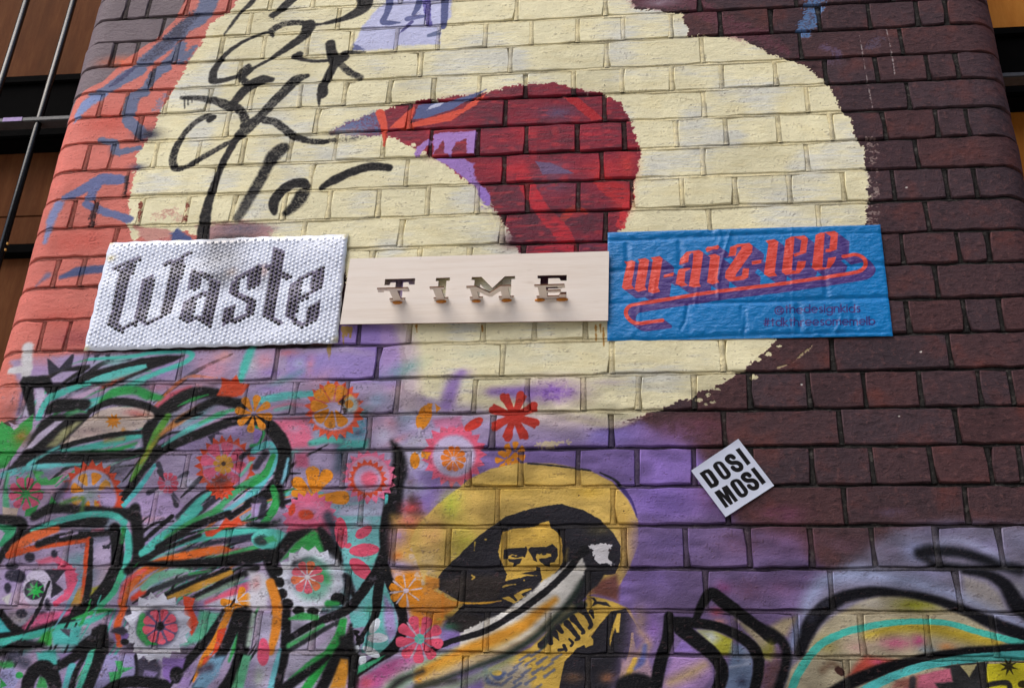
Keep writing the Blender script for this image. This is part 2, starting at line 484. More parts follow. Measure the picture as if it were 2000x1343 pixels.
    W.P([(846, 262), (870, 258), (930, 256), (926, 300), (912, 300), (910, 272), (890, 278), (880, 304), (868, 300), (866, 270), (856, 290), (846, 300)], LV, rough=3)
    W.S([(838, 276), (822, 290), (815, 302)], [8, 14, 8], LV, rough=4)
    W.P([(845, 310), (900, 308), (925, 320), (928, 344), (942, 366), (946, 400), (936, 380), (926, 364), (900, 342), (872, 322)], (156, 122, 190), rough=4, soft=2)
    W.S([(940, 372), (952, 392), (944, 400)], [16, 14, 8], (150, 118, 196), rough=4)
    W.S([(842, 312), (872, 328)], 6, CRM, rough=5, dry=.5)
    W.S([(934, 394), (952, 408), (968, 440)], [3, 5, 3], CRM, rough=6, dry=.5)
    W.E(808, 283, 5, 4, CRM, rough=4)
    # violet corner under the plywood board
    W.P([(655, 628), (742, 628), (776, 640), (782, 700), (772, 770), (640, 760)], (140, 118, 184), rough=4, soft=12, m=.3)
    # black tag: calligraphic strokes (4.444x tracing)
    T(330, 0, 4.444)
    K = dict(soft=2.0, rough=1.0, m=.7)
    def K_(p, w, a=1, dry=.14, **k):
        q = dict(K); q.update(k); W.S(p, np.atleast_1d(np.asarray(w, float)) * 1.1, BLK, a=a, dry=dry, **q)
    K_([(760, -40), (700, 40), (620, 110), (560, 190), (480, 300)], [40, 40, 22, 24, 10])
    K_([(1120, -60), (1040, 20), (960, 90), (900, 135)], [70, 66, 50, 50])
    K_([(905, 130), (908, 170)], [14, 4])
    K_([(1680, -60), (1700, 30), (1640, 100), (1500, 165), (1330, 205), (1230, 215)], [110, 110, 80, 44, 20, 30])
    K_([(1230, 235), (1190, 205), (1100, 195), (980, 215), (890, 265), (900, 320)], [60, 50, 40, 50, 50, 16], dry=.45)
    K_([(880, 270), (750, 310), (620, 375), (510, 455), (430, 545), (385, 630), (385, 700), (440, 705), (560, 675), (610, 650)], [20, 22, 30, 34, 44, 56, 60, 46, 34, 20])
    K_([(1215, 215), (1170, 310), (1050, 400), (940, 470), (850, 530), (740, 590), (660, 650)], [90, 70, 56, 40, 24, 24, 40])
    K_([(690, 580), (630, 630), (640, 690), (690, 730)], [46, 60, 56, 50], dry=.4)
    K_([(890, 690), (810, 690), (720, 730), (640, 800), (560, 890)], [40, 76, 80, 70, 60])
    K_([(110, 850), (200, 850), (300, 860), (420, 880), (520, 920), (590, 930)], [30, 40, 50, 60, 80, 60], dry=.35)
    for x, y, l in ((135, 870, 70), (165, 870, 40), (200, 870, 20)): K_([(x, y), (x, y + l)], [12, 5])
    K_([(540, 900), (620, 960), (660, 1040), (650, 1090)], [50, 64, 60, 60], dry=.5)
    K_([(1200, 655), (1100, 690), (1000, 790), (900, 890), (800, 1000), (700, 1090), (620, 1170), (580, 1210)], [30, 80, 76, 70, 70, 90, 80, 50], dry=.35)
    K_([(830, 1040), (920, 1060), (1000, 1120), (1080, 1180), (1200, 1220), (1330, 1230), (1440, 1210)], [60, 60, 60, 56, 48, 40, 30], dry=.4)
    K_([(1440, 1220), (1560, 1215), (1700, 1190)], [36, 34, 10], a=.55, dry=.7, soft=5)
    K_([(390, 1010), (320, 1010), (230, 1060), (130, 1160), (70, 1260), (40, 1340), (30, 1400), (60, 1460), (140, 1450), (300, 1360), (480, 1260), (560, 1220)], [30, 44, 44, 40, 50, 56, 56, 52, 40, 44, 40, 30], dry=.35)
    K_([(350, 1040), (380, 1020)], 44)
    K_([(590, 1200), (530, 1300), (450, 1450), (410, 1560), (360, 1700), (320, 1850), (300, 1990), (290, 2070)], [50, 56, 50, 50, 60, 76, 90, 90])
    K_([(1400, 380), (1410, 450), (1440, 520)], [66, 70, 90])
    K_([(1530, 490), (1440, 560), (1370, 680), (1330, 760)], [60, 66, 60, 60])
    K_([(1470, 540), (1560, 620), (1660, 670)], [50, 52, 48], dry=.4)
    K_([(1090, 490), (1200, 525), (1370, 525), (1480, 480), (1540, 455), (1700, 450)], [50, 26, 24, 30, 30, 8])
    K_([(1130, 470), (1100, 490)], 50)
    K_([(1330, 740), (1330, 810), (1305, 850), (1300, 910)], [60, 80, 30, 8])
    T(320, 170, 4.444)
    K_([(1030, 530), (960, 590), (900, 680), (840, 800), (760, 930), (690, 1060), (640, 1130)], [90, 110, 80, 80, 80, 70, 60], dry=.3, soft=4)
    W.S([(790, 900), (700, 1040), (640, 1130)], [60, 60, 50], (120, 118, 112), soft=6, rough=3, a=.4, dry=.3)
    K_([(1240, 860), (1200, 830), (1110, 840), (1010, 910), (950, 1010), (960, 1090)], [60, 80, 80, 80, 76, 40])
    K_([(1200, 930), (1150, 1010), (1060, 1090)], [100, 90, 50], dry=.35, soft=4)
    K_([(1370, 870), (1470, 810), (1620, 740), (1760, 695), (1850, 690), (1950, 700)], [40, 70, 70, 70, 66, 60])
    # bits of blue and scratches on the bare brick, right
    T(0, 0, 1)
    W.S([(1592, -10), (1585, 30), (1572, 58)], [34, 30, 28], (86, 116, 160), rough=10, soft=4, m=.1, dry=.3)
    W.S([(1612, 90), (1632, 104)], 18, (104, 92, 128), rough=10, soft=6, m=.1, a=.7, dry=.4)
    W.S([(1700, 90), (1716, 76)], 16, (92, 96, 130), rough=10, soft=6, m=.1, a=.6, dry=.4)
    W.S([(1640, 124), (1612, 118)], 14, (100, 92, 124), rough=8, soft=6, m=.1, a=.6, dry=.4)
    W.S([(1678, 70), (1690, 140), (1704, 212)], 1.6, (170, 165, 165), rough=2, m=.1, dry=.5, a=.8)
    W.S([(1731, 58), (1740, 100), (1747, 145)], 1.6, (180, 175, 175), rough=2, m=.1, dry=.4, a=.8)
    W.P([(1212, -30), (1240, 12), (1340, 20), (1420, 70), (1520, 100), (1560, 118), (1500, 60), (1400, 20), (1330, -30)], (122, 58, 82), rough=12, soft=8, a=.55, m=.05, dry=.3)
    W.B(1290, 5, 40, 12, (170, 165, 180), .6, m=.2)
    for x, y in ((1798, 686), (1565, 750), (1755, 812), (1770, 365)):
        W.E(x, y, 2.4, 1.8, (200, 196, 190), rough=2, m=.1)
    W.S([(1517, 718), (1548, 706), (1572, 686), (1588, 672)], 2.5, (186, 176, 130), rough=4, dry=.6, m=.3, a=.8)

def paint_middle():
    T(0, 0, 1)
    W.B(785, 560, 40, 45, (150, 128, 176), .9)
    W.P([(1000, 500), (1197, 500), (1180, 560), (1110, 600), (1050, 600), (1020, 540)], (70, 40, 52), rough=4, soft=3, m=.3)
    T(0, 0, 1)
    # ground colours under the lower mural
    W.P([(20, 704), (175, 690), (420, 682), (660, 672), (735, 690), (782, 760), (790, 820), (800, 1000), (830, 1100), (960, 1343), (980, 1500), (-150, 1500), (-110, 830), (30, 832), (40, 760)], (160, 145, 180), soft=8, rough=5, m=.62)
    W.P([(560, 690), (735, 690), (776, 700), (776, 745), (690, 745), (560, 735)], (148, 128, 190), soft=10, rough=5, m=.25)
    W.P([(785, 765), (900, 800), (1010, 822), (1130, 842), (1250, 820), (1300, 850), (1360, 880), (1440, 990), (1380, 1120), (1330, 1200), (1250, 1500), (900, 1500), (820, 1000), (780, 850)], PUR, soft=14, rough=6, m=.3)
    for x, y, rx, ry, c, a in ((860, 835, 90, 50, (186, 172, 210), .9), (820, 870, 60, 50, (196, 194, 214), .8), (1080, 765, 60, 28, (136, 96, 182), .9), (1000, 762, 60, 10, (150, 118, 186), .8), (905, 728, 18, 10, (148, 118, 186), .7),
                               (880, 765, 16, 30, (150, 122, 190), .7), (1090, 838, 70, 16, (202, 184, 190), .8), (1160, 822, 60, 10, (206, 190, 184), .8), (1170, 850, 60, 18, (124, 112, 178), .8), (1215, 852, 50, 20, (118, 104, 172), .7),
                               (1040, 850, 60, 16, (150, 128, 190), .8), (1310, 850, 60, 40, (112, 76, 106), .8), (1385, 830, 60, 40, (108, 62, 76), .7), (1300, 900, 90, 60, (138, 112, 188), .9), (1300, 980, 90, 60, (132, 106, 186), .9),
                               (1400, 960, 50, 60, (128, 86, 132), .7), (1320, 1060, 90, 50, (132, 108, 180), .9), (1380, 1060, 50, 50, (124, 92, 134), .7), (1270, 1130, 80, 60, (142, 114, 194), .9), (1420, 1130, 60, 50, (140, 84, 142), .8),
                               (1530, 1000, 70, 30, (132, 74, 112), .6), (1520, 1060, 60, 40, (124, 88, 140), .6), (1540, 1150, 70, 40, (126, 88, 128), .7), (1740, 1000, 50, 16, (112, 98, 130), .6), (1190, 745, 40, 8, (196, 180, 190), .6),
                               (1270, 1070, 22, 26, (60, 50, 48), .5), (940, 690, 60, 12, (200, 208, 190), .5), (1060, 700, 60, 10, (204, 204, 186), .5)):
        W.B(x, y, rx, ry, c, a, m=.3)
    W.S([(775, 815), (900, 835), (1010, 838), (1130, 842)], [50, 60, 60, 40], (178, 160, 200), soft=18, rough=4, a=.9, m=.4)
    W.S([(800, 790), (900, 805), (1000, 815)], [30, 30, 20], (196, 182, 202), soft=16, rough=4, a=.8, m=.5)
    W.S([(1010, 815), (1090, 822), (1150, 820)], [24, 30, 20], (208, 190, 194), soft=12, rough=4, a=.8, m=.5)
    W.S([(900, 728), (886, 748), (872, 790)], [10, 22, 26], (146, 116, 188), soft=10, rough=3, a=.8)
    W.S([(960, 765), (1030, 770)], [14, 30], (134, 100, 184), soft=12, rough=3, a=.7)
    W.S([(1110, 815), (1200, 830), (1250, 815)], [10, 12, 4], (208, 194, 176), soft=4, rough=3, a=.7)
    W.S([(1050, 868), (1110, 862)], 8, (206, 190, 160), rough=8, dry=.5)
    W.S([(774, 636), (784, 690), (786, 740), (800, 790)], [40, 60, 60, 40], (196, 178, 190), soft=16, rough=4, a=.9, m=.6)
    W.S([(756, 640), (764, 700), (762, 745)], [26, 34, 30], (162, 136, 194), soft=10, rough=4, a=.9, m=.4)
    # ochre runs below the board
    for x, y, l in ((813, 636, 12), (941, 636, 10), (1163, 634, 30), (1172, 634, 14), (1178, 640, 36)):
        W.S([(x, y), (x + 1, y + l)], [4, 2], (164, 112, 40), rough=2, a=.85)
    for x, l in ((642, 28), (676, 16), (684, 20), (670, 30)): W.S([(x, 672), (x, 674 + l)] if x == 642 else [(x, 640), (x, 640 + l)], [9, 2], (150, 120, 62), rough=3, a=.9)
def paint_low_left():
    # undercoat: drifting puffs of earlier colours
    T(0, 0, 1)
    pr = random.Random(21)
    for i in range(150):
        x, y = pr.uniform(40, 800), pr.uniform(720, 1400)
        c = pr.choice([(96, 176, 178), (70, 160, 150), (140, 116, 180), (200, 150, 176), (120, 128, 160), (60, 56, 72), (44, 42, 54), (190, 186, 212), (206, 130, 150), (90, 140, 150)])
        W.B(x, y, pr.uniform(20, 60), pr.uniform(8, 22), c, pr.uniform(.35, .75), m=.8, rot=pr.uniform(-.9, -.1))
    def bundle(x0, x1, y0, y1, n, L, sd):
        br = random.Random(sd)
        for i in range(n):
            x, y = br.uniform(x0, x1), br.uniform(y0, y1)
            l = L * br.uniform(.6, 1.2); up = br.uniform(.35, .75); bend = br.uniform(.05, .25) * l
            c = br.choice([BLK, BLK, BLK, MINT, (60, 160, 110), GRN, (96, 186, 184), (206, 110, 56), (188, 176, 206)])
            w = br.uniform(3, 8)
            W.S([(x, y), (x + l * .5, y - l * up * .5 - bend), (x + l, y - l * up)], [2, w, w * .8, 2], c, soft=1.6, a=.9)
    bundle(30, 330, 760, 960, 34, 130, 4); bundle(250, 520, 960, 1060, 16, 120, 5)
    # ---- tile (0, 672)
    T(0, 672)
    for x, y, rx, ry, c, a in ((300, 140, 130, 70, (196, 130, 140), .8), (560, 120, 120, 60, (170, 146, 196), .8), (290, 200, 130, 60, (166, 140, 190), .9), (1650, 200, 150, 120, (204, 138, 156), .8), (1750, 90, 90, 60, (210, 150, 150), .8), (1450, 200, 90, 90, (120, 112, 146), .8),
                               (1500, 330, 160, 40, (186, 130, 150), .8), (1250, 330, 130, 40, (170, 110, 130), .7), (1980, 150, 60, 90, (170, 190, 200), .7), (120, 420, 110, 120, (206, 132, 132), .8), (180, 540, 80, 40, (180, 160, 196), .8), (900, 130, 130, 60, (130, 186, 186), .7),
                               (1000, 260, 160, 60, (130, 180, 186), .6), (600, 400, 120, 50, (176, 166, 200), .8), (1500, 780, 160, 120, (164, 144, 196), .8), (850, 930, 140, 60, (180, 178, 204), .7), (1420, 900, 90, 70, (178, 164, 200), .8), (1200, 1200, 120, 110, (170, 150, 196), .9)):
        W.B(x, y, rx, ry, c, a, m=.6)
    W.S([(215, 20), (208, 120), (204, 230)], [80, 84, 70], (208, 206, 210), soft=4, rough=2)
    W.S([(80, 208), (215, 190)], [50, 66], (208, 206, 210), soft=4, rough=2)
    DK = (44, 42, 58)
    W.P([(365, 110), (380, 112), (460, 185), (560, 75), (576, 76), (555, 195), (380, 240)], DK, rough=1, soft=2)
    W.P([(735, 85), (790, 70), (760, 110), (730, 148)], DK, rough=1, soft=2); W.P([(820, 80), (860, 70), (855, 130), (835, 130)], DK, rough=1, soft=2)
    W.P([(190, 360), (150, 550), (130, 550), (165, 380)], (122, 102, 140), soft=4)
    W.P([(215, 420), (225, 556), (160, 550)], (196, 186, 214), soft=2)
    W.P([(150, 300), (180, 255), (370, 240), (600, 165), (700, 160), (705, 185), (600, 250), (520, 300), (440, 384), (370, 388), (330, 330), (255, 335), (275, 560), (225, 556), (165, 340)], BLK, soft=3)
    W.P([(395, 265), (480, 212), (610, 205), (560, 240), (480, 300), (410, 306)], (172, 156, 194), soft=3)
    W.P([(280, 350), (340, 350), (350, 400), (290, 560), (280, 500)], (190, 178, 206), soft=3)
    W.S([(690, 115), (1000, 95), (1200, 62), (1420, 52), (1500, 80), (1440, 140), (1200, 232), (1000, 320), (800, 410), (600, 470)], [20, 30, 34, 34, 40, 40, 40, 40, 30, 20], MINT, soft=3)
    W.P([(1440, 85), (1360, 130), (1160, 200), (960, 290), (870, 330), (820, 340), (700, 300), (480, 345), (440, 380), (500, 310), (660, 225), (800, 188), (1100, 108), (1300, 85)], BLK, soft=3)
    W.P([(1140, 150), (1150, 182), (1000, 240), (880, 292), (640, 300), (800, 232), (1000, 175)], (90, 190, 184), soft=2)
    W.P([(1120, 195), (880, 300), (780, 350), (700, 340), (900, 260)], (150, 130, 130), soft=5, a=.6)
    W.S([(780, 340), (900, 290), (960, 265)], [20, 24, 8], (150, 70, 56), soft=4, rough=4, dry=.3)
    W.S([(430, 400), (600, 330), (700, 310)], [60, 50, 20], MINT, soft=3)
    W.S([(460, 460), (640, 400), (780, 330)], [36, 50, 20], (186, 158, 190), soft=3)
    W.S([(300, 570), (345, 470), (400, 400)], [50, 50, 50], MINT, soft=2)
    W.S([(1970, 20), (1920, 150), (1880, 270)], [60, 70, 50], MINT, soft=5)
    W.S([(700, 500), (800, 440), (950, 350), (1120, 290)], [60, 50, 50, 20], (98, 188, 184), soft=4)
    W.S([(790, 445), (900, 372), (1050, 355), (1150, 395), (1270, 425)], [40, 80, 66, 70, 40], GRN, soft=4)
    W.S([(1240, 490), (1340, 410), (1480, 340)], [60, 80, 30], (206, 92, 112), soft=5)
    W.S([(380, 520), (450, 480), (660, 470)], [40, 80, 60], BLK, soft=4)
    W.S([(700, 520), (850, 452), (1000, 450), (1140, 490), (1230, 545)], [30, 40, 44, 50, 50], BLK, soft=3)
    W.S([(1220, 560), (1350, 470), (1500, 390), (1690, 380)], [60, 90, 80, 50], BLK, soft=4)
    W.S([(1390, 480), (1500, 430), (1625, 395)], [8, 30, 10], GRN, soft=2)
    W.P([(1730, 260), (1800, 280), (1850, 240), (1870, 302), (1945, 310), (1890, 400), (1750, 430), (1690, 400), (1730, 330)], (206, 76, 46), soft=2)
    W.P([(480, 790), (600, 650), (760, 530), (900, 490), (1050, 492), (1200, 545), (1130, 640), (960, 690), (700, 740)], (208, 190, 182), curve=True, soft=3)
    W.B(1050, 530, 90, 30, (206, 124, 124), .8); W.B(1100, 548, 80, 16, (176, 96, 84), .7); W.B(700, 680, 110, 40, (206, 176, 176), .7)
    W.G(885, 600, 62, 34, 9, ORG, rot=.3)
    W.S([(960, 660), (960, 730)], [20, 50], (214, 150, 70), soft=4)
    W.P([(60, 980), (100, 930), (190, 820), (320, 600), (400, 550), (560, 540), (700, 540), (640, 620), (500, 760), (340, 850)], BLK, soft=4)
    W.P([(190, 822), (300, 700), (430, 600), (500, 592), (400, 680), (250, 810)], (192, 180, 208), soft=3)
    W.P([(360, 800), (480, 670), (600, 600), (640, 600), (500, 740), (440, 800)], (150, 150, 110), soft=5)
    W.S([(520, 560), (600, 520)], [10, 30], (80, 150, 100), soft=5)
    W.P([(10, 600), (110, 662), (262, 536), (250, 660), (130, 830), (40, 960), (-60, 980), (-40, 700)], (52, 150, 72), soft=2)
    W.P([(110, 670), (150, 640), (60, 600)], (190, 170, 200), soft=2)
    W.B(170, 720, 70, 80, (128, 106, 36), .9)
    W.S([(330, 850), (600, 762), (900, 704), (1100, 690), (1170, 640)], [20, 30, 30, 34, 60], BLK, soft=2)
    W.S([(480, 830), (750, 790), (950, 745), (1110, 712)], [20, 56, 60, 30], MINT, soft=3)
    W.S([(820, 750), (960, 735)], 24, (204, 158, 90), soft=6, a=.8)
    W.S([(560, 845), (900, 822), (1060, 770)], [10, 36, 20], GRN, soft=4)
    W.S([(90, 985), (300, 900), (600, 880), (900, 865), (1130, 830)], [50, 60, 64, 50, 40], BLK, soft=4)
    W.S([(620, 930), (1010, 900)], [20, 10], (60, 58, 70), soft=3)
    W.S([(30, 1015), (250, 960), (450, 942), (620, 935)], [60, 44, 36, 20], (96, 186, 190), soft=3)
    W.S([(220, 940), (330, 865), (460, 800)], [34, 30, 20], (90, 184, 184), soft=3)
    W.S([(60, 1010), (40, 1150), (50, 1300)], [30, 34, 50], (88, 170, 130), soft=3)
    # dark spine with bright ribs
    W.P([(1150, 590), (1260, 560), (1200, 700), (1260, 860), (1230, 900), (1130, 1000), (1000, 1200), (900, 1343), (700, 1343), (860, 1280), (930, 1180), (1010, 1080), (1080, 960), (1120, 850), (1110, 700)], BLK, soft=4)
    W.P([(1040, 820), (1100, 740), (1090, 800), (1020, 830)], (186, 172, 204), soft=3)
    W.S([(1210, 940), (1080, 1120), (930, 1290)], [30, 46, 40], (84, 190, 196), soft=2)
    W.S([(1310, 560), (1220, 700), (1140, 860), (1080, 960), (1020, 1060)], [50, 70, 40, 50, 20], (96, 164, 66), soft=3)
    W.S([(1270, 670), (1180, 800), (1100, 920)], [20, 40, 30], (150, 130, 40), soft=6, a=.8)
    W.S([(1560, 490), (1400, 590), (1260, 700)], [40, 70, 30], (190, 128, 74), soft=4)
    W.S([(1230, 830), (1450, 740), (1700, 640), (1850, 592), (2010, 590)], [60, 56, 60, 56, 60], BLK, soft=3)
    W.S([(1270, 790), (1480, 660), (1760, 540)], [20, 50, 16], (96, 190, 184), soft=3)
    W.S([(1380, 600), (1560, 500), (1700, 440), (1900, 470)], [20, 46, 50, 60], BLK, soft=4)
    W.S([(1560, 612), (1700, 548), (1820, 510)], [16, 40, 24], (72, 170, 120), soft=3)
    W.P([(1620, 720), (1660, 780), (1680, 700), (1740, 700), (1700, 680)], (52, 48, 66), soft=2)
    W.B(1850, 700, 120, 60, (158, 132, 190), .8)
    # wheels and flowers
    W.G(1765, 950, 245, 195, 22, RED, soft=1); W.E(1765, 950, 185, 185, (184, 144, 186), soft=3)
    W.F(1745, 935, 40, 180, 8, 95, (216, 96, 130), rot=.2); W.F(1745, 935, 6, 80, 8, 44, OCH, rot=.1); W.E(1745, 930, 16, 16, (70, 50, 40))
    W.S([(1880, 880), (1960, 820), (2010, 780)], 40, (52, 50, 64), soft=3); W.S([(1880, 1020), (1960, 920)], 26, (110, 190, 170), soft=3)
    W.E(1870, 945, 34, 34, PNK)
    W.F(1310, 1080, 60, 190, 4, 40, (60, 58, 76), rot=1.1, soft=2); W.B(1450, 1080, 110, 60, (190, 196, 220), .8); W.F(1310, 1080, 20, 84, 10, 40, PNK)
    W.B(1230, 1190, 40, 70, (200, 206, 226), .7, rot=.5)
    W.G(720, 1140, 240, 190, 20, RED, soft=1); W.E(715, 1150, 180, 175, (168, 160, 190), soft=3)
    W.P([(480, 1180), (560, 1090), (560, 1250), (500, 1260)], (150, 120, 170), soft=6)
    W.F(710, 1160, 60, 165, 8, 80, [ORG, (214, 150, 60)], rot=.3); W.B(700, 1170, 60, 50, (130, 150, 150), .9)
    W.G(860, 1230, 110, 80, 14, RED); W.E(840, 1200, 70, 90, (170, 150, 196), soft=4)
    W.G(200, 1150, 150, 90, 9, (58, 156, 84)); W.P([(250, 980), (330, 990), (380, 1060), (500, 1010), (430, 1090), (300, 1100)], (66, 164, 88)); W.F(200, 1165, 30, 135, 9, 60, (206, 88, 120), rot=.15)
    W.S([(330, 1030), (450, 980)], 34, (110, 110, 136), soft=5); W.S([(400, 1250), (520, 1090)], 60, (70, 66, 86), soft=8)
    W.P([(400, 1180), (450, 1250), (380, 1250)], GRN)
    W.P([(200, 1290), (300, 1250), (260, 1343), (190, 1343)], GRN); W.P([(20, 1270), (140, 1280), (130, 1343), (20, 1343)], (204, 184, 170))
    W.S([(270, 1343), (400, 1280), (620, 1290), (900, 1316), (1060, 1330)], [50, 60, 50, 60, 70], BLK, soft=4)
    W.S([(480, 1240), (640, 1200), (640, 1290)], 30, (70, 120, 60), soft=6)
    W.P([(1080, 1210), (1300, 1160), (1440, 1250), (1400, 1343), (1060, 1343)], (172, 150, 196), soft=5)
    W.F(1310, 1120, 60, 170, 2, 44, (52, 50, 62), rot=1.1, soft=2)
    W.S([(1380, 1343), (1520, 1230), (1640, 1150)], [30, 60, 40], (44, 44, 56), soft=3)
    W.S([(1440, 1343), (1560, 1220), (1650, 1150)], [60, 60, 30], MINT, soft=3)
    W.S([(1520, 1343), (1680, 1200), (1830, 1130)], [40, 60, 50], (48, 46, 58), soft=3)
    W.S([(1650, 1330), (1850, 1140), (2010, 1040)], [50, 60, 60], (70, 164, 110), soft=3)
    W.S([(1700, 1343), (1900, 1210), (2010, 1150)], [40, 44, 40], (110, 184, 200), soft=3)
    W.S([(1800, 1343), (2010, 1200)], 34, BLK, soft=2)
    W.G(1730, 1110, 110, 80, 14, RED, rot=.2); W.B(1730, 1060, 80, 60, (60, 50, 60), .7)
    # ---- tile (500, 672)
    T(500, 672)
    for x, y, rx, ry, c, a in ((60, 130, 90, 90, (196, 140, 160), .8), (240, 60, 100, 40, (196, 120, 136), .7), (120, 220, 90, 40, (150, 124, 190), .8), (650, 130, 200, 80, (146, 130, 190), .9), (420, 160, 40, 90, (196, 130, 160), .7), (330, 150, 60, 60, (170, 176, 210), .7),
                               (950, 430, 110, 90, (156, 172, 206), .9), (100, 350, 130, 40, (152, 126, 190), .8), (1000, 700, 90, 90, (190, 186, 214), .9), (1180, 650, 90, 60, (170, 170, 206), .7), (1230, 900, 120, 130, (192, 190, 214), .9), (1230, 1130, 120, 70, (170, 170, 200), .8)):
        W.B(x, y, rx, ry, c, a, m=.3)
    W.S([(0, 445), (200, 405), (440, 388)], [60, 66, 50], (96, 190, 190), soft=3)
    W.S([(120, 500), (250, 470), (400, 480)], [20, 30, 20], (196, 130, 160), soft=4); W.S([(150, 510), (260, 490)], 20, (110, 180, 170), soft=5)
    W.P([(130, 590), (400, 570), (450, 800), (230, 820)], (214, 108, 140), soft=8, rough=3)
    W.B(300, 660, 50, 40, (190, 150, 180), .6); W.P([(300, 850), (400, 850), (410, 960), (310, 960)], (206, 104, 140), soft=6)
    W.S([(680, 700), (670, 800), (640, 960)], [70, 70, 50], (44, 64, 78), soft=14, a=.85)
    W.P([(700, 740), (880, 740), (870, 815), (640, 815)], (80, 176, 172), soft=6); W.P([(700, 620), (860, 580), (860, 740), (700, 740)], (96, 150, 176), soft=6, dry=.5)
    W.S([(430, 770), (560, 745), (660, 755)], [50, 54, 40], (86, 180, 168), soft=4)
    W.B(800, 690, 40, 30, (60, 70, 96), .6)
    W.S([(1060, 760), (1110, 850), (1110, 1000), (1070, 1120), (1060, 1400)], [20, 60, 100, 110, 110], BLK, soft=7)
    W.S([(1020, 1180), (1005, 1400)], 24, (90, 196, 196), soft=1.5)
    W.S([(700, 1260), (860, 1230)], 20, (80, 170, 160), soft=5)
    W.P([(660, 1250), (1000, 1220), (990, 1400), (640, 1400)], (176, 176, 206), soft=5, a=.8)
    # big dark lens edge
    W.P([(-20, 640), (60, 680), (50, 780), (-20, 800)], (150, 120, 190), soft=3); W.S([(0, 640), (60, 680), (20, 770), (-40, 790)], 24, (48, 150, 90), soft=2)
    W.S([(-60, 590), (60, 605), (150, 690), (210, 800), (215, 950), (180, 1060), (80, 1170), (-60, 1240)], [40, 66, 76, 80, 80, 76, 66, 50], BLK, soft=3)
    W.S([(-20, 830), (90, 780), (140, 860), (110, 990), (0, 1130), (-60, 1170)], [50, 60, 56, 56, 56, 40], (92, 190, 196), soft=2)
    W.S([(130, 870), (70, 1010), (-30, 1090)], [40, 60, 50], (48, 156, 80), soft=2)
    W.S([(70, 850), (0, 950)], 60, (48, 46, 60), soft=3)
    W.S([(250, 890), (230, 1000), (200, 1090)], [20, 36, 20], (120, 186, 206), soft=3)
    W.S([(130, 1120), (160, 1210), (130, 1300), (60, 1400)], [50, 66, 66, 60], (50, 156, 80), soft=2)
    W.S([(0, 1210), (60, 1230), (40, 1343)], 50, (48, 46, 62), soft=3); W.P([(-40, 1240), (40, 1240), (10, 1343), (-40, 1343)], (170, 150, 200), soft=3)
    W.S([(190, 1110), (210, 1260)], 30, BLK, soft=5)
    # wheels
    W.G(612, 512, 236, 188, 21, (220, 86, 58), soft=1); W.E(600, 560, 165, 110, (186, 172, 208), soft=3); W.P([(430, 460), (500, 340), (650, 310), (760, 380), (770, 500), (600, 420), (440, 540)], (206, 92, 78), soft=3)
    W.F(600, 480, 40, 175, 9, 92, ORG, rot=.35, skip=(0,)); W.B(600, 450, 30, 60, (196, 170, 206), .6); W.E(740, 470, 60, 66, (180, 190, 190), soft=4); W.E(725, 465, 34, 34, (226, 150, 50))
    W.S([(690, 400), (670, 460), (690, 520)], 24, (60, 42, 36), rough=5, dry=.4)
    W.F(-20, 540, 20, 150, 8, 60, ORG, rot=.2)
    W.S([(440, 1190), (330, 1080)], [20, 90], ORG); 
    for t, L, w_ in ((-1.57, 240, 110), (-1.0, 250, 100), (0.02, 290, 110), (-2.4, 210, 90), (3.35, 170, 60)):
        W.F(440, 1190, 20, L, 1, w_, ORG, rot=t)
    W.G(885, 1030, 218, 172, 19, (218, 110, 146), soft=1); W.E(885, 1030, 160, 160, (200, 150, 180), soft=3)
    W.G(870, 1050, 155, 124, 18, (216, 76, 48), soft=1); W.E(870, 1050, 108, 108, (188, 160, 196), soft=3); W.E(885, 1050, 66, 60, (220, 100, 128), soft=6)
    W.G(1545, 860, 258, 206, 19, (226, 100, 132), soft=1); W.E(1545, 870, 170, 165, (190, 178, 212), soft=5); W.F(1540, 890, 15, 100, 10, 44, (226, 124, 46), rot=.1); W.B(1540, 960, 50, 30, (206, 110, 90), .6)
    W.E(1310, 570, 56, 100, ORG, rot=.35); W.P([(1340, 460), (1375, 460), (1370, 560), (1300, 560)], ORG); W.P([(1400, 465), (1445, 500), (1405, 530)], ORG); W.S([(1280, 660), (1285, 780)], 30, (190, 180, 210), dry=.4)
    W.E(1240, 905, 38, 62, ORG); W.P([(1215, 880), (1240, 830), (1265, 880)], ORG); W.P([(1290, 830), (1370, 840), (1340, 900), (1290, 880)], ORG)
    W.P([(1380, 590), (1600, 560), (1610, 640), (1400, 650)], (206, 130, 170), soft=5); W.E(1700, 625, 85, 38, (212, 60, 50), rot=-.55)
    W.G(1935, 960, 30, 20, 8, ORG)
    W.F(1960, 900, 20, 95, 7, 46, ORG, rot=.4)
    W.B(1200, 1280, 90, 60, (212, 84, 90), .9)
    W.G(420, 1360, 220, 176, 19, (214, 100, 136), soft=1); W.B(420, 1300, 130, 60, (190, 140, 180), .7); W.E(390, 1330, 60, 40, RED, soft=3); W.E(280, 1290, 24, 50, RED, soft=2, rot=.3)
    T(0, 0, 1)
    W.G(1004, 812, 48, 17, 8, (190, 56, 46), rot=.35, sharp=False); W.F(1004, 812, 4, 52, 8, 15, (192, 56, 46), rot=.28)
    W.F(1003, 885, 8, 24, 7, 13, ORG, rot=.4); W.E(1003, 910, 7, 9, ORG)

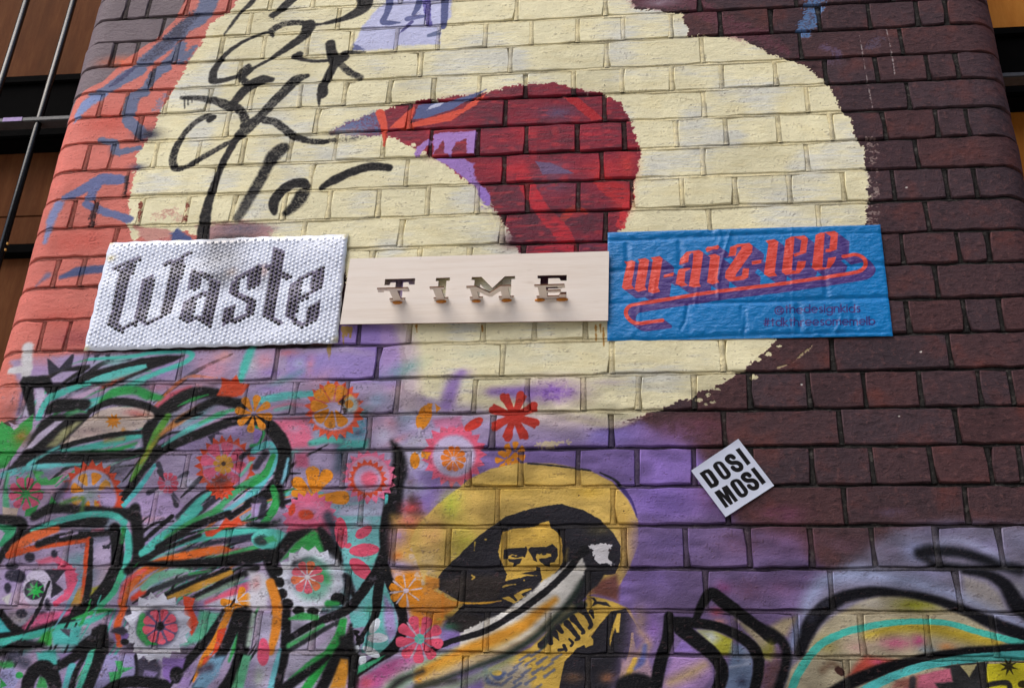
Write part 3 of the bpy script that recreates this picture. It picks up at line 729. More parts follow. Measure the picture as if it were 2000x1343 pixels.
def paint_low_left2():
    # ---- tile (0, 1007)
    T(0, 1007)
    for x, y, rx, ry, c, a in ((300, 300, 260, 90, (176, 156, 196), .9), (800, 300, 110, 150, (186, 170, 204), .9), (820, 480, 80, 80, (190, 178, 196), .8), (80, 500, 100, 120, (160, 140, 190), .9), (200, 640, 140, 60, (190, 170, 190), .7), (130, 800, 100, 60, (196, 186, 190), .8),
                               (1450, 150, 200, 90, (170, 150, 194), .8), (1700, 560, 160, 70, (190, 180, 206), .7), (1900, 650, 120, 80, (196, 196, 220), .8), (500, 960, 200, 90, (100, 180, 170), .6), (1000, 1180, 160, 110, (146, 130, 190), .9), (1400, 1180, 110, 90, (140, 110, 180), .8)):
        W.B(x, y, rx, ry, c, a, m=.65)
    W.P([(0, 60), (130, 70), (120, 170), (30, 240), (-60, 240), (-60, 60)], (60, 170, 120), soft=3); W.P([(0, 100), (40, 130), (0, 200), (-60, 200), (-60, 100)], (190, 176, 210), soft=2)
    W.S([(-40, 20), (160, 50), (140, 160), (40, 260), (-20, 380)], [50, 60, 50, 50, 30], BLK, soft=4)
    W.S([(60, 300), (180, 170), (330, 90), (560, 50), (800, 40)], [40, 60, 56, 50, 60], BLK, soft=4)
    W.S([(250, 110), (450, 40), (700, -15), (880, -8), (970, 50)], [30, 50, 50, 50, 50], MINT, soft=3)
    W.S([(60, 310), (120, 240), (260, 160), (440, 100)], [20, 70, 90, 50], (204, 96, 52), soft=3)
    W.S([(70, 300), (350, 232), (690, 180)], [60, 44, 40], (218, 84, 40), soft=2)
    W.S([(300, 215), (500, 160), (880, 125)], [40, 50, 30], BLK, soft=3); W.S([(470, 160), (600, 130)], 16, (186, 166, 206), soft=3); W.S([(720, 110), (800, 100)], 20, (200, 120, 150), soft=4)
    W.S([(690, 180), (670, 350), (655, 520), (640, 690)], [44, 44, 34, 44], (214, 78, 40), soft=2)
    W.S([(712, 180), (700, 400), (690, 560), (665, 710)], [20, 30, 40, 60], BLK, soft=2)
    W.P([(720, 560), (820, 530), (780, 620), (690, 685)], (168, 164, 50), soft=4); W.P([(540, 600), (640, 560), (640, 690), (540, 700)], (172, 130, 60), soft=8)
    W.S([(890, 90), (915, 250), (905, 400), (810, 580), (650, 730), (420, 830), (170, 905), (-20, 940)], [60, 70, 80, 80, 80, 76, 66, 60], BLK, soft=3)
    W.S([(960, 90), (1010, 200), (990, 350), (950, 480)], [50, 66, 60, 60], MINT, soft=2); W.S([(950, 440), (880, 600), (740, 730), (600, 800)], [50, 50, 40, 20], (70, 184, 140), soft=2)
    W.S([(960, 100), (950, 200)], 30, GRN, soft=4)
    W.S([(1050, -60), (1075, 150), (1075, 330), (1000, 420)], [60, 66, 66, 50], BLK, soft=4)
    W.P([(800, 230), (840, 220), (870, 200), (850, 250), (800, 255)], (40, 40, 52), rough=4)
    W.S([(420, 320), (520, 400), (565, 500), (540, 600), (430, 680)], [40, 60, 70, 70, 40], (216, 84, 120), soft=2); W.G(500, 480, 120, 90, 14, (216, 84, 120), rot=.2, a=.8); W.P([(360, 420), (500, 420), (520, 560), (420, 640), (330, 600)], (182, 164, 202), soft=2)
    W.P([(280, 345), (420, 300), (460, 350), (300, 380)], (200, 100, 130), soft=4)
    W.P([(340, 420), (512, 420), (430, 520), (492, 575), (400, 640)], (40, 38, 50), soft=2)
    W.E(290, 560, 115, 150, (184, 176, 200), rot=.1, soft=2); W.E(265, 575, 78, 80, (40, 40, 52), soft=2); W.G(272, 580, 80, 34, 8, (36, 168, 72), rot=.2)
    W.B(240, 560, 30, 70, (150, 150, 150), .5)
    for x, y, rx, ry in ((100, 465, 62, 46), (60, 560, 26, 40), (170, 760, 44, 36), (335, 770, 34, 30), (370, 690, 24, 50), (230, 320, 40, 40), (420, 290, 26, 30), (90, 390, 50, 26), (150, 470, 50, 50)): W.E(x, y, rx, ry, (44, 42, 58), soft=3)
    W.P([(10, 640), (90, 600), (60, 700)], (190, 190, 190), soft=3)
    W.P([(160, 880), (260, 770), (560, 720), (560, 760), (350, 840), (200, 892)], (206, 92, 136), soft=5)
    W.S([(0, 750), (60, 840), (150, 910)], [40, 50, 50], BLK, soft=3)
    W.P([(-60, 760), (0, 790), (80, 900), (-60, 920)], (70, 184, 190), soft=3)
    W.S([(0, 985), (250, 930), (450, 870), (700, 815), (860, 745)], [60, 56, 50, 44, 20], (70, 182, 160), soft=3)
    W.S([(560, 800), (760, 740), (880, 730)], [10, 36, 16], GRN, soft=3)
    # leaf bundles
    T(0, 0, 1); br_ = random.Random(9)
    for i in range(44):
        x, y = br_.uniform(250, 430), br_.uniform(1060, 1180); l = br_.uniform(60, 150)
        W.S([(x, y), (x + l * .5, y - l * .34), (x + l, y - l * .5)], [2, br_.uniform(3, 8), 2], br_.choice([BLK, BLK, MINT, GRN, (120, 150, 136), (196, 120, 60), (90, 176, 160)]), soft=1.5, a=.9)
    for i in range(40):
        x, y = br_.uniform(0, 640), br_.uniform(1210, 1380); l = br_.uniform(50, 130)
        W.S([(x, y), (x + l * .3, y - l * .5), (x + l * .5, y - l)], [2, br_.uniform(3, 9), 3], br_.choice([BLK, BLK, BLK, MINT, GRN, (110, 150, 180), (150, 130, 180)]), soft=1.5, a=.9)
    T(0, 1007)
    W.S([(1110, 290), (1250, 180), (1460, 20), (1550, -60)], [60, 84, 70, 60], MINT, soft=3)
    W.S([(1110, 200), (1340, 0)], 26, BLK, soft=2)
    W.S([(1290, 170), (1450, 70), (1700, -60)], [20, 40, 40], (64, 160, 96), soft=3)
    W.S([(1230, 240), (1500, 85), (1780, -20)], [30, 40, 40], BLK, soft=3)
    W.S([(1220, 300), (1500, 180), (1800, 120)], [20, 50, 30], (150, 136, 170), soft=3)
    W.S([(1270, 270), (1600, 165), (2010, 110)], [20, 56, 66], MINT, soft=3); W.S([(1300, 300), (1650, 210), (2010, 160)], [10, 40, 70], (44, 44, 60), soft=4)
    W.S([(1120, 340), (1300, 250), (1560, 150)], [40, 30, 20], BLK, soft=3)
    W.P([(1600, 120), (1700, 100), (1760, 10), (1800, 40), (1860, 0), (1890, 40), (1960, 40), (1900, 70), (1760, 90), (1660, 160), (1610, 160)], (212, 76, 46), soft=2)
    W.S([(950, 690), (1010, 540), (1190, 390), (1450, 310), (1720, 262), (1800, 270)], [50, 80, 80, 70, 60, 20], (218, 104, 40), soft=3)
    W.S([(935, 660), (990, 510), (1130, 420)], [30, 40, 30], (222, 90, 92), soft=4); W.S([(1040, 640), (1110, 590)], [40, 60], (206, 66, 46), soft=4)
    W.S([(1700, 310), (1850, 275), (1960, 280)], [20, 44, 30], PNK, soft=3); W.S([(1500, 365), (1700, 320), (2010, 240)], [20, 30, 36], (70, 170, 100), soft=4)
    W.S([(1090, 370), (1450, 372), (1750, 350), (2010, 310)], [20, 50, 60, 70], BLK, soft=4)
    W.S([(1120, 560), (1220, 480), (1400, 430), (1500, 420)], [50, 80, 50, 20], (112, 176, 150), soft=4)
    W.S([(1200, 570), (1400, 500), (1650, 420)], [40, 50, 30], (46, 50, 56), soft=4); W.S([(1480, 450), (1640, 425)], 20, (60, 150, 90), soft=3)
    W.S([(1280, 620), (1540, 510), (1780, 420)], [30, 36, 30], BLK, soft=3)
    W.S([(1320, 640), (1540, 550), (1800, 440)], [40, 60, 40], (190, 140, 52), soft=3)
    W.S([(1480, 650), (1700, 545), (2000, 410)], [30, 40, 40], BLK, soft=3); W.S([(1540, 650), (1780, 540), (1900, 480)], [30, 40, 20], (130, 156, 140), soft=4)
    W.S([(1620, 680), (1800, 600), (2010, 520)], [50, 60, 70], (214, 92, 122), soft=5)
    W.P([(1590, 700), (1700, 650), (1900, 600), (1990, 620), (1960, 700), (1890, 760), (1860, 800), (1830, 750), (1740, 720)], (200, 200, 222), soft=4)
    W.F(1845, 665, 15, 125, 9, 56, ORG, rot=.3, skip=(5, 6)); W.S([(1830, 650), (1800, 700)], 16, (60, 40, 30))
    for x, y, rx, ry, a in ((1010, 760, 60, 90, .8), (1030, 1010, 90, 40, .8), (1450, 1050, 90, 40, .7), (1500, 700, 60, 40, .6), (1330, 660, 60, 36, .6), (860, 1000, 60, 60, .7), (620, 1010, 80, 40, .7), (1950, 380, 60, 40, .8), (180, 1000, 120, 36, .7), (60, 1100, 60, 30, .6), (880, 760, 60, 40, .5)):
        W.B(x, y, rx, ry, (24, 24, 30), a, m=.9)
    # white cog
    W.P([(1560, 735), (1745, 755), (1620, 950), (1450, 1010), (1400, 1000), (1520, 900)], (92, 180, 150), soft=6)
    W.P([(1430, 620), (1525, 640), (1500, 720), (1550, 828), (1495, 935), (1440, 820)], (214, 72, 44), soft=2)
    W.S([(965, 720), (915, 850), (935, 1000)], [50, 60, 50], (216, 92, 46), soft=3); W.E(945, 935, 60, 70, (140, 110, 186), soft=4); W.S([(910, 880), (930, 1000)], 40, (214, 84, 44), soft=2)
    W.G(1225, 860, 272, 222, 17, (208, 210, 228), soft=1.5, rot=.1); W.S([(1330, 690), (1420, 800), (1400, 960), (1300, 1020)], [60, 90, 90, 40], (190, 194, 214), soft=10)
    W.E(1225, 870, 165, 155, (70, 66, 90), soft=7); W.E(1240, 870, 130, 130, (104, 84, 124), soft=5); W.S([(1110, 780), (1100, 900), (1150, 990)], [50, 70, 40], (60, 150, 84), soft=3); W.P([(1150, 960), (1230, 1000), (1160, 1000)], GRN)
    W.F(1250, 860, 40, 140, 9, 66, (218, 90, 112), rot=.1); W.E(1248, 860, 34, 34, BLK, soft=3)
    W.P([(860, 900), (890, 870), (960, 860), (1000, 900), (960, 930)], (52, 48, 62), soft=3); W.E(970, 980, 34, 24, BLK, soft=2)
    W.P([(690, 990), (715, 880), (780, 838), (835, 850), (850, 1000), (830, 1060), (770, 1080), (720, 960)], BLK, soft=3)
    W.S([(700, 990), (560, 1100), (410, 1190)], [90, 70, 50], BLK, soft=3)
    W.S([(1780, 760), (1690, 950), (1590, 1110), (1512, 1290)], [66, 60, 50, 14], (224, 136, 40), soft=2)
    W.P([(1700, 885), (1772, 866), (1740, 960), (1750, 1015), (1650, 1090), (1690, 960)], (210, 70, 42), soft=2); W.P([(1590, 1100), (1660, 1080), (1640, 1160), (1580, 1160)], (214, 80, 44), soft=2)
    W.S([(1740, 740), (1600, 980), (1400, 1200), (1290, 1343)], [20, 50, 56, 40], BLK, soft=3)
    W.S([(1860, 760), (1800, 930), (1680, 1160), (1540, 1343)], [70, 66, 60, 60], BLK, soft=3); W.S([(1870, 890), (1830, 1020), (1790, 1130)], [20, 40, 20], (52, 150, 80), soft=3)
    W.P([(1640, 1100), (1760, 1090), (1700, 1250), (1600, 1343), (1500, 1343)], (110, 150, 180), soft=5); W.S([(1560, 1200), (1640, 1180)], 50, (70, 60, 80), soft=8)
    W.S([(1910, 760), (1900, 980), (1840, 1200), (1720, 1400)], [90, 80, 70, 70], BLK, soft=3)
    W.P([(1900, 1080), (1960, 1090), (1900, 1343), (1800, 1343)], (90, 170, 130), soft=4); W.S([(1980, 760), (1940, 1000)], 40, (150, 170, 160), soft=5)
    # bottom strip
    W.P([(270, 1000), (350, 900), (420, 880), (400, 1010)], (56, 160, 70), soft=4); W.P([(400, 900), (640, 850), (600, 1000), (420, 1000)], (80, 184, 180), soft=4); W.P([(470, 880), (550, 880), (540, 940), (510, 920)], (70, 70, 84), soft=2)
    W.S([(-40, 1060), (150, 1010), (330, 1000)], [70, 56, 30], BLK, soft=6); W.S([(-40, 1020), (160, 940), (350, 890)], [50, 30, 20], (70, 182, 170), soft=3)
    W.S([(-30, 1150), (80, 1160)], [30, 60], (60, 160, 84), soft=5); W.S([(100, 1080), (200, 1150)], 80, (70, 70, 90), soft=9)
    W.P([(280, 1060), (430, 1040), (440, 1150), (380, 1180), (300, 1130)], (80, 186, 180), soft=4); W.P([(450, 1070), (560, 1060), (470, 1120)], (150, 130, 180), soft=4)
    W.P([(0, 1200), (100, 1180), (160, 1250), (110, 1343), (0, 1343)], (150, 150, 196), soft=4); W.E(150, 1240, 30, 26, GRN, soft=2); W.P([(0, 1260), (50, 1320), (0, 1343)], GRN)
    W.S([(200, 1400), (240, 1240), (330, 1180), (410, 1260), (440, 1400)], [70, 80, 84, 80, 70], BLK, soft=3); W.P([(280, 1343), (310, 1250), (350, 1270), (380, 1343)], (60, 150, 84), soft=3)
    W.S([(560, 1180), (510, 1343)], [70, 60], (90, 184, 190), soft=3); W.S([(660, 1090), (590, 1220), (540, 1400)], [30, 36, 40], BLK, soft=3)
    W.S([(720, 1080), (680, 1200), (600, 1400)], [80, 76, 60], (74, 184, 160), soft=3); W.S([(790, 1060), (750, 1190), (660, 1400)], [80, 76, 66], BLK, soft=3)
    W.P([(830, 1080), (1050, 1080), (1062, 1260), (830, 1343), (730, 1343)], (156, 150, 200), soft=3); W.P([(900, 1130), (950, 1130), (960, 1180), (1040, 1180), (960, 1220), (920, 1290), (860, 1300), (850, 1220), (920, 1210)], (70, 180, 110), soft=2)
    W.S([(1065, 1090), (1090, 1200), (1060, 1300)], [30, 50, 50], BLK, soft=3); W.P([(1070, 1100), (1200, 1090), (1260, 1180), (1240, 1300), (1080, 1290)], (64, 60, 80), soft=5); W.P([(1130, 1200), (1230, 1220), (1180, 1290), (1110, 1270)], (140, 124, 176), soft=3)
    W.P([(1060, 1060), (1290, 1060), (1260, 1130), (1230, 1100), (1160, 1140), (1120, 1090), (1080, 1120)], (206, 208, 226), soft=1.5)
    W.S([(780, 1400), (900, 1320), (1060, 1290), (1300, 1320)], [50, 60, 60, 60], BLK, soft=3)
    W.P([(1270, 1110), (1450, 1110), (1420, 1200), (1330, 1300), (1270, 1250)], (136, 106, 180), soft=3); W.E(1380, 1240, 56, 66, BLK, soft=3)
    W.P([(1420, 1260), (1500, 1180), (1480, 1343), (1380, 1343)], (150, 126, 180), soft=4)
    # ---- tile (500, 1007)
    T(500, 1007)
    W.P([(0, 760), (220, 770), (200, 1343), (0, 1343)], (176, 170, 200), soft=5); W.P([(240, 760), (720, 760), (700, 1343), (200, 1343)], (176, 170, 196), soft=5)
    W.P([(560, 250), (720, 380), (780, 620), (640, 740), (480, 740)], (120, 186, 190), soft=8)
    W.S([(-60, 60), (60, 70), (180, 40)], [40, 50, 30], (40, 44, 50), soft=5)
    W.E(110, 180, 150, 85, (88, 190, 180), soft=2); W.E(40, 190, 60, 40, (40, 60, 60), soft=4); W.P([(60, 170), (130, 150), (160, 190), (90, 210)], (60, 160, 100), soft=3)
    W.P([(0, 270), (150, 250), (250, 120), (420, 90), (480, 100), (300, 210), (190, 340), (150, 400), (100, 330), (0, 340)], BLK, soft=4)
    W.S([(80, 300), (120, 420), (160, 520), (190, 640)], [60, 50, 40, 40], BLK, soft=4)
    W.P([(440, 105), (500, 130), (560, 290), (340, 260), (190, 350), (300, 215)], (52, 158, 76), soft=4)
    W.S([(500, 100), (590, 250), (650, 330)], [40, 90, 70], BLK, soft=5); W.S([(560, 0), (600, 100), (640, 200)], [80, 70, 40], (60, 60, 76), soft=9)
    for x, y, rx, ry, a in ((140, 420, 40, 90, .8), (620, 300, 50, 60, .7), (200, 700, 70, 50, .8), (520, 740, 90, 30, .8), (700, 560, 40, 90, .7), (330, 880, 70, 40, .5), (300, 1250, 80, 50, .5)):
        W.B(x, y, rx, ry, (22, 22, 28), a, m=.9)
    W.G(420, 500, 272, 226, 16, (208, 212, 228), soft=1.5, rot=.15); W.S([(560, 330), (640, 420), (650, 560), (560, 680)], [60, 80, 70, 50], (196, 202, 220), soft=9)
    for x, y, rx, ry in ((240, 680, 50, 40), (330, 735, 46, 32), (440, 740, 46, 30), (640, 645, 60, 50), (185, 515, 36, 40), (205, 605, 40, 40), (170, 430, 40, 40)): W.E(x, y, rx, ry, BLK, soft=2)
    W.S([(300, 370), (420, 350), (520, 400)], [30, 40, 30], BLK, soft=6)
    W.E(435, 490, 150, 160, (124, 190, 170), soft=12); W.E(350, 480, 90, 110, (180, 170, 200), soft=9); W.S([(500, 440), (560, 500)], 50, (70, 170, 100), soft=9)
    W.F(400, 475, 20, 130, 9, 64, [(222, 104, 112), (226, 120, 80), (222, 100, 120)], rot=.1); W.E(400, 475, 20, 20, (226, 220, 226)); W.F(400, 475, 0, 70, 9, 10, (226, 220, 226), rot=.45)
    W.P([(-60, 430), (60, 440), (110, 500), (80, 720), (-60, 720)], (206, 204, 216), soft=8); W.B(0, 520, 40, 60, (214, 140, 140), .6)
    W.S([(110, 520), (160, 680), (160, 850), (110, 1060)], [70, 84, 80, 50], (216, 132, 44), soft=3)
    W.S([(235, 750), (230, 950), (210, 1120), (140, 1400)], [50, 56, 56, 60], BLK, soft=3); W.S([(185, 1040), (150, 1180), (100, 1400)], [24, 44, 50], (108, 186, 200), soft=3)
    W.E(55, 1060, 48, 110, (214, 84, 116), soft=2); W.B(20, 1250, 50, 80, (150, 170, 140), .6)
    # leaf on the right: mint column with pink petals
    W.P([(640, 0), (985, 0), (975, 250), (955, 340), (880, 480), (800, 610), (700, 420), (640, 200)], (118, 192, 196), soft=3)
    W.B(830, 60, 110, 60, (176, 176, 206), .8); W.B(900, 330, 50, 60, (90, 190, 160), .6)
    for cx, cy, rx, ry, rt in ((665, 130, 50, 122, -.12), (840, 122, 74, 40, -.6), (845, 265, 118, 52, -.08), (815, 410, 108, 56, .75), (720, 230, 26, 20, -.5)): W.E(cx, cy, rx, ry, (216, 84, 112), rot=rt, soft=1)
    W.S([(1040, -60), (1010, 100), (1005, 250), (970, 400)], [70, 66, 56, 80], BLK, soft=3)
    W.S([(1050, 100), (1040, 300)], 40, (90, 60, 60), soft=9, a=.6)
    W.P([(740, 470), (780, 620), (760, 650), (700, 560), (690, 450)], BLK, soft=4); W.S([(700, 470), (720, 580), (700, 680)], 50, (40, 40, 50), soft=4, dry=.3)
    W.P([(930, 520), (760, 690), (720, 710), (750, 880), (870, 860), (930, 740)], (104, 184, 184), soft=2); W.B(780, 720, 40, 40, (190, 176, 206), .6); W.B(880, 740, 30, 60, (90, 190, 160), .6)
    W.P([(985, 480), (1080, 690), (1112, 850), (1070, 990), (950, 1090), (820, 1060), (860, 900), (940, 760)], (110, 194, 190), soft=2); W.P([(1000, 620), (1080, 720), (1100, 920), (1040, 985), (1000, 850)], (170, 150, 206), soft=6)
    W.S([(1000, 320), (880, 520), (750, 690), (650, 760), (450, 840), (230, 970)], [40, 60, 56, 56, 40, 40], BLK, soft=2)
    W.S([(975, 430), (950, 600), (930, 770), (870, 870), (810, 970), (770, 1080)], [60, 56, 46, 26, 24, 24], BLK, soft=2)
    W.S([(1010, 420), (1070, 580), (1140, 760), (1140, 900), (1060, 1040), (940, 1120), (790, 1230)], [60, 50, 56, 56, 60, 50, 40], BLK, soft=2)
    for cx, cy, rx, ry, rt in ((925, 855, 66, 34, -1.0), (945, 950, 84, 38, .0), (900, 1060, 76, 34, .55), (828, 1120, 34, 46, .1), (765, 1045, 50, 26, -.7)): W.E(cx, cy, rx, ry, (212, 220, 232), rot=rt, soft=1)
    W.E(812, 965, 34, 34, BLK); W.S([(812, 965), (770, 900), (800, 905)], 16, BLK)
    W.S([(260, 800), (360, 780), (470, 790)], [20, 60, 40], (60, 160, 84), soft=3); W.S([(560, 680), (640, 680)], [50, 30], (50, 160, 80), soft=3)
    W.S([(260, 1010), (400, 930), (520, 850)], [50, 40, 30], (70, 160, 96), soft=4)
    W.S([(250, 1050), (420, 950), (640, 830)], [30, 40, 50], (44, 46, 52), soft=3)
    W.S([(430, 1030), (520, 950), (610, 870)], [40, 70, 20], (186, 172, 206), soft=3)
    W.S([(680, 820), (640, 960), (520, 1140), (390, 1343)], [60, 90, 80, 70], (44, 158, 70), soft=3)
    W.S([(600, 1040), (440, 1140), (270, 1280)], [40, 60, 40], (50, 150, 76), soft=3)
    W.S([(560, 1100), (380, 1230), (220, 1343)], [30, 50, 60], BLK, soft=4); W.S([(740, 850), (720, 970), (620, 1130), (480, 1400)], [20, 60, 80, 60], BLK, soft=4)
    W.S([(680, 960), (740, 1020), (700, 1090)], 70, (30, 30, 34), soft=6)
    W.P([(660, 1110), (745, 1120), (690, 1343), (570, 1343)], (206, 140, 46), soft=4)
    W.S([(760, 1100), (760, 1400)], 64, BLK, soft=3)
    W.P([(800, 1170), (1010, 1085), (960, 1130), (790, 1235)], (64, 168, 120), soft=2)

def paint_low_mid():
    T(500, 1007)
    W.P([(1060, 0), (2000, 0), (2000, 420), (1400, 430), (1080, 320)], (214, 168, 84), soft=14, m=.5)
    for x, y, rx, ry, c, a in ((1110, 160, 80, 100, (200, 156, 190), .9), (1210, 40, 100, 60, (214, 110, 110), .8), (1500, 30, 160, 40, (196, 196, 60), .7), (1620, 180, 90, 90, (186, 186, 60), .7), (1320, 200, 100, 100, (222, 172, 96), .7), (1100, 310, 50, 40, (220, 130, 60), .9), (1560, 300, 60, 60, (190, 190, 70), .8), (1300, 330, 100, 50, (226, 206, 180), .8)):
        W.B(x, y, rx, ry, c, a, m=.5)
    W.P([(1060, 420), (1420, 430), (1430, 520), (1560, 640), (1540, 700), (1450, 860), (1240, 860), (1180, 700), (1080, 480)], (222, 142, 52), soft=8)
    W.B(1350, 500, 80, 60, (214, 176, 70), .9); W.B(1100, 460, 60, 50, (206, 180, 200), .8); W.B(1290, 820, 60, 60, (224, 120, 60), .8)
    W.F(1280, 300, 20, 90, 7, 44, (214, 196, 190), rot=.2, a=.6); W.F(1290, 480, 10, 60, 5, 40, (206, 200, 214), a=.6)
    W.S([(1010, 430), (1070, 580), (1140, 760), (1150, 830)], [60, 50, 56, 56], BLK, soft=2)
    W.F(1170, 580, 20, 135, 8, 62, ORG, rot=.25); W.F(1170, 580, 4, 130, 8, 14, (206, 190, 200), rot=.64); W.E(1170, 580, 22, 22, (200, 186, 206))
    W.P([(790, 1343), (830, 1250), (1000, 1150), (1180, 1090), (1330, 1130), (1100, 1300), (1020, 1343)], (186, 92, 150), soft=8); W.B(860, 1300, 70, 60, (206, 92, 110), .8)
    W.S([(1050, 1343), (1200, 1240), (1420, 1130), (1640, 1040), (1800, 950)], [120, 130, 110, 90, 60], (156, 188, 160), soft=14)
    W.B(1150, 1170, 80, 40, (196, 130, 176), .7)
    # orange and white sash with its black rib
    T(830, 960, 3.507)
    W.P([(340, 200), (640, 60), (1000, 40), (1200, 140), (1290, 250), (1350, 380), (1330, 560), (1100, 600), (300, 860), (80, 880), (60, 640), (100, 480)], YEL, soft=2, rough=1)
def paint_man():
    T(0, 0, 1)
    Y1 = (214, 180, 98)
    W.P([(800, 1060), (812, 1030), (852, 985), (915, 935), (960, 914), (1010, 903), (1080, 904), (1150, 917), (1196, 940), (1226, 975), (1246, 1014), (1247, 1060), (1228, 1110), (1205, 1150), (1100, 1170), (950, 1200), (850, 1190)], Y1, soft=2, rough=1, m=.75)
    for x, y, rx, ry, c, a in ((880, 985, 26, 40, (182, 196, 70), .7), (845, 1040, 30, 40, (224, 176, 110), .8), (905, 1060, 30, 40, (192, 188, 70), .7), (1000, 950, 80, 20, (222, 184, 84), .6), (1215, 1010, 20, 30, (196, 160, 84), .8), (835, 1100, 24, 30, (214, 190, 150), .6), (1150, 960, 40, 14, (224, 182, 70), .6), (1222, 1040, 14, 14, (150, 116, 70), .5)):
        W.B(x, y, rx, ry, c, a, m=.6)
    W.S([(1031, 904), (1088, 909), (1153, 918)], 3.5, (44, 44, 56), rough=1)
    W.S([(1172, 922), (1200, 936), (1215, 952)], [3, 5, 7], (40, 40, 50), rough=1)
    W.S([(1216, 954), (1234, 980), (1244, 1010)], [9, 5, 2], (70, 56, 120), rough=1)
    T(830, 960, 3.507)
    DK = (39, 38, 45)
    W.P([(935, 82), (1080, 122), (1200, 188), (1290, 280), (1340, 370), (1336, 480), (1300, 560), (1220, 570), (1120, 690), (1040, 780), (850, 900), (700, 900), (240, 960), (140, 900), (260, 770), (240, 750), (90, 665), (88, 580), (130, 525), (225, 438), (340, 325), (450, 235), (560, 165), (740, 108)], DK, soft=1, rough=1.5, m=.85)
    W.P([(90, 600), (260, 570), (540, 570), (560, 640), (480, 735), (290, 755), (120, 680)], (58, 50, 46), soft=8, a=.8)
    W.B(1190, 260, 90, 40, (92, 86, 62), .7)
    # face
    FY = (210, 172, 80)
    W.P([(530, 270), (600, 252), (735, 236), (800, 210), (848, 196), (858, 240), (905, 275), (938, 320), (942, 480), (905, 540), (850, 600), (740, 640), (620, 620), (545, 610), (560, 560), (520, 470), (500, 410)], FY, soft=.8, rough=1.5)
    W.P([(535, 285), (580, 280), (580, 480), (545, 490)], (170, 142, 70), soft=4, a=.7)
    # eyes, nose, moustache and scarf from a closer tracing
    T(950, 1010, 4.978)
    e = dict(soft=.5, rough=.8)
    W.E(400, 215, 50, 22, (180, 148, 78), a=.6, soft=3)
    W.P([(165, 310), (200, 298), (370, 290), (382, 275), (400, 310), (372, 385), (350, 375), (300, 388), (250, 388), (215, 372), (205, 395), (165, 400)], DK, **e)
    W.P([(400, 310), (430, 285), (580, 285), (640, 255), (690, 300), (692, 370), (660, 430), (615, 440), (610, 470), (570, 460), (515, 420), (515, 398), (600, 388), (490, 350), (478, 380), (492, 430), (455, 415), (440, 375)], DK, **e)
    W.P([(210, 372), (240, 352), (300, 365), (262, 385), (340, 395), (300, 400), (225, 398)], FY, **e)
    W.E(258, 372, 20, 10, DK, **e)
    W.P([(495, 372), (545, 340), (625, 352), (630, 375), (580, 388), (505, 396)], FY, **e)
    W.E(560, 352, 24, 13, DK, **e)
    W.P([(205, 398), (270, 402), (345, 395), (325, 440), (255, 475), (262, 440), (220, 425)], DK, **e)
    W.P([(510, 405), (560, 398), (620, 430), (612, 472), (575, 460), (530, 435)], DK, **e)
    W.P([(480, 470), (520, 480), (530, 560), (460, 560), (400, 550), (330, 545), (380, 530), (480, 510)], DK, **e)
    W.P([(175, 615), (330, 580), (380, 560), (530, 560), (545, 600), (480, 680), (430, 690), (300, 725), (180, 780), (120, 700)], DK, soft=.8, rough=2)
    W.S([(155, 672), (200, 655), (280, 645)], [10, 24, 8], (196, 160, 78), rough=3)
    W.P([(150, 780), (210, 765), (240, 770), (300, 720), (420, 682), (450, 690), (350, 735), (380, 760), (300, 815), (265, 830)], FY, soft=.6, rough=1.5); W.P([(225, 765), (250, 735), (300, 800), (285, 812)], DK, **e); W.P([(335, 740), (440, 695), (360, 765)], DK, **e)
    W.E(365, 608, 8, 8, FY)
    T(830, 960, 3.507)
    W.S([(320, 570), (335, 580), (320, 596)], 9, FY, rough=2); W.S([(340, 345), (336, 400)], [12, 3], (190, 160, 70), rough=2); W.E(415, 325, 8, 5, FY); W.S([(975, 390), (960, 460)], [12, 26], (130, 112, 60), soft=5, a=.7)
    W.S([(40, 680), (130, 730), (250, 756), (400, 758), (520, 742)], [16, 18, 16, 14, 6], (216, 160, 56), rough=1)
    W.P([(0, 570), (95, 590), (95, 650), (60, 668), (190, 745), (240, 752), (190, 800), (120, 860), (0, 870)], (222, 146, 60), soft=3)
    W.S([(120, 700), (118, 860)], 18, (228, 140, 50), soft=3)
    W.P([(140, 850), (280, 820), (420, 865), (380, 930), (240, 960), (150, 920)], (46, 42, 42), soft=8)
    W.B(170, 920, 60, 30, (60, 130, 96), .7)
    # body
    BY = (208, 172, 80)
    W.P([(1110, 720), (1200, 745), (1320, 765), (1400, 800), (1440, 870), (1500, 980), (1490, 1080), (1400, 1290), (1340, 1420), (400, 1420), (430, 1210), (600, 1120), (720, 1060), (900, 900), (1060, 790)], BY, soft=3, rough=1)
    W.P([(400, 1230), (560, 1170), (700, 1180), (740, 1420), (400, 1420)], (184, 172, 150), soft=8)
    W.S([(410, 1200), (430, 1290), (520, 1320)], [30, 40, 20], (96, 106, 140), soft=5); W.S([(450, 1240), (500, 1270), (540, 1240)], [20, 40, 30], (84, 98, 138), soft=4); W.E(490, 1235, 36, 20, BY, soft=2)
    for x, y in ((640, 1180), (720, 1160), (800, 1150), (600, 1230), (690, 1230), (770, 1220), (840, 1190), (640, 1280), (720, 1290), (760, 1340), (850, 1240), (680, 1130), (760, 1100), (900, 1130), (560, 1290), (620, 1330)):
        W.S([(x + 34, y - 24), (x - 30, y + 20)], [16, 22], (98, 106, 138), soft=2, rough=2, a=.85)
    W.P([(1115, 690), (1200, 600), (1310, 565), (1330, 640), (1320, 745), (1240, 720)], (120, 74, 66), soft=7); W.P([(1090, 560), (1230, 565), (1180, 640), (1110, 690), (1050, 790), (1000, 800)], DK, soft=3)
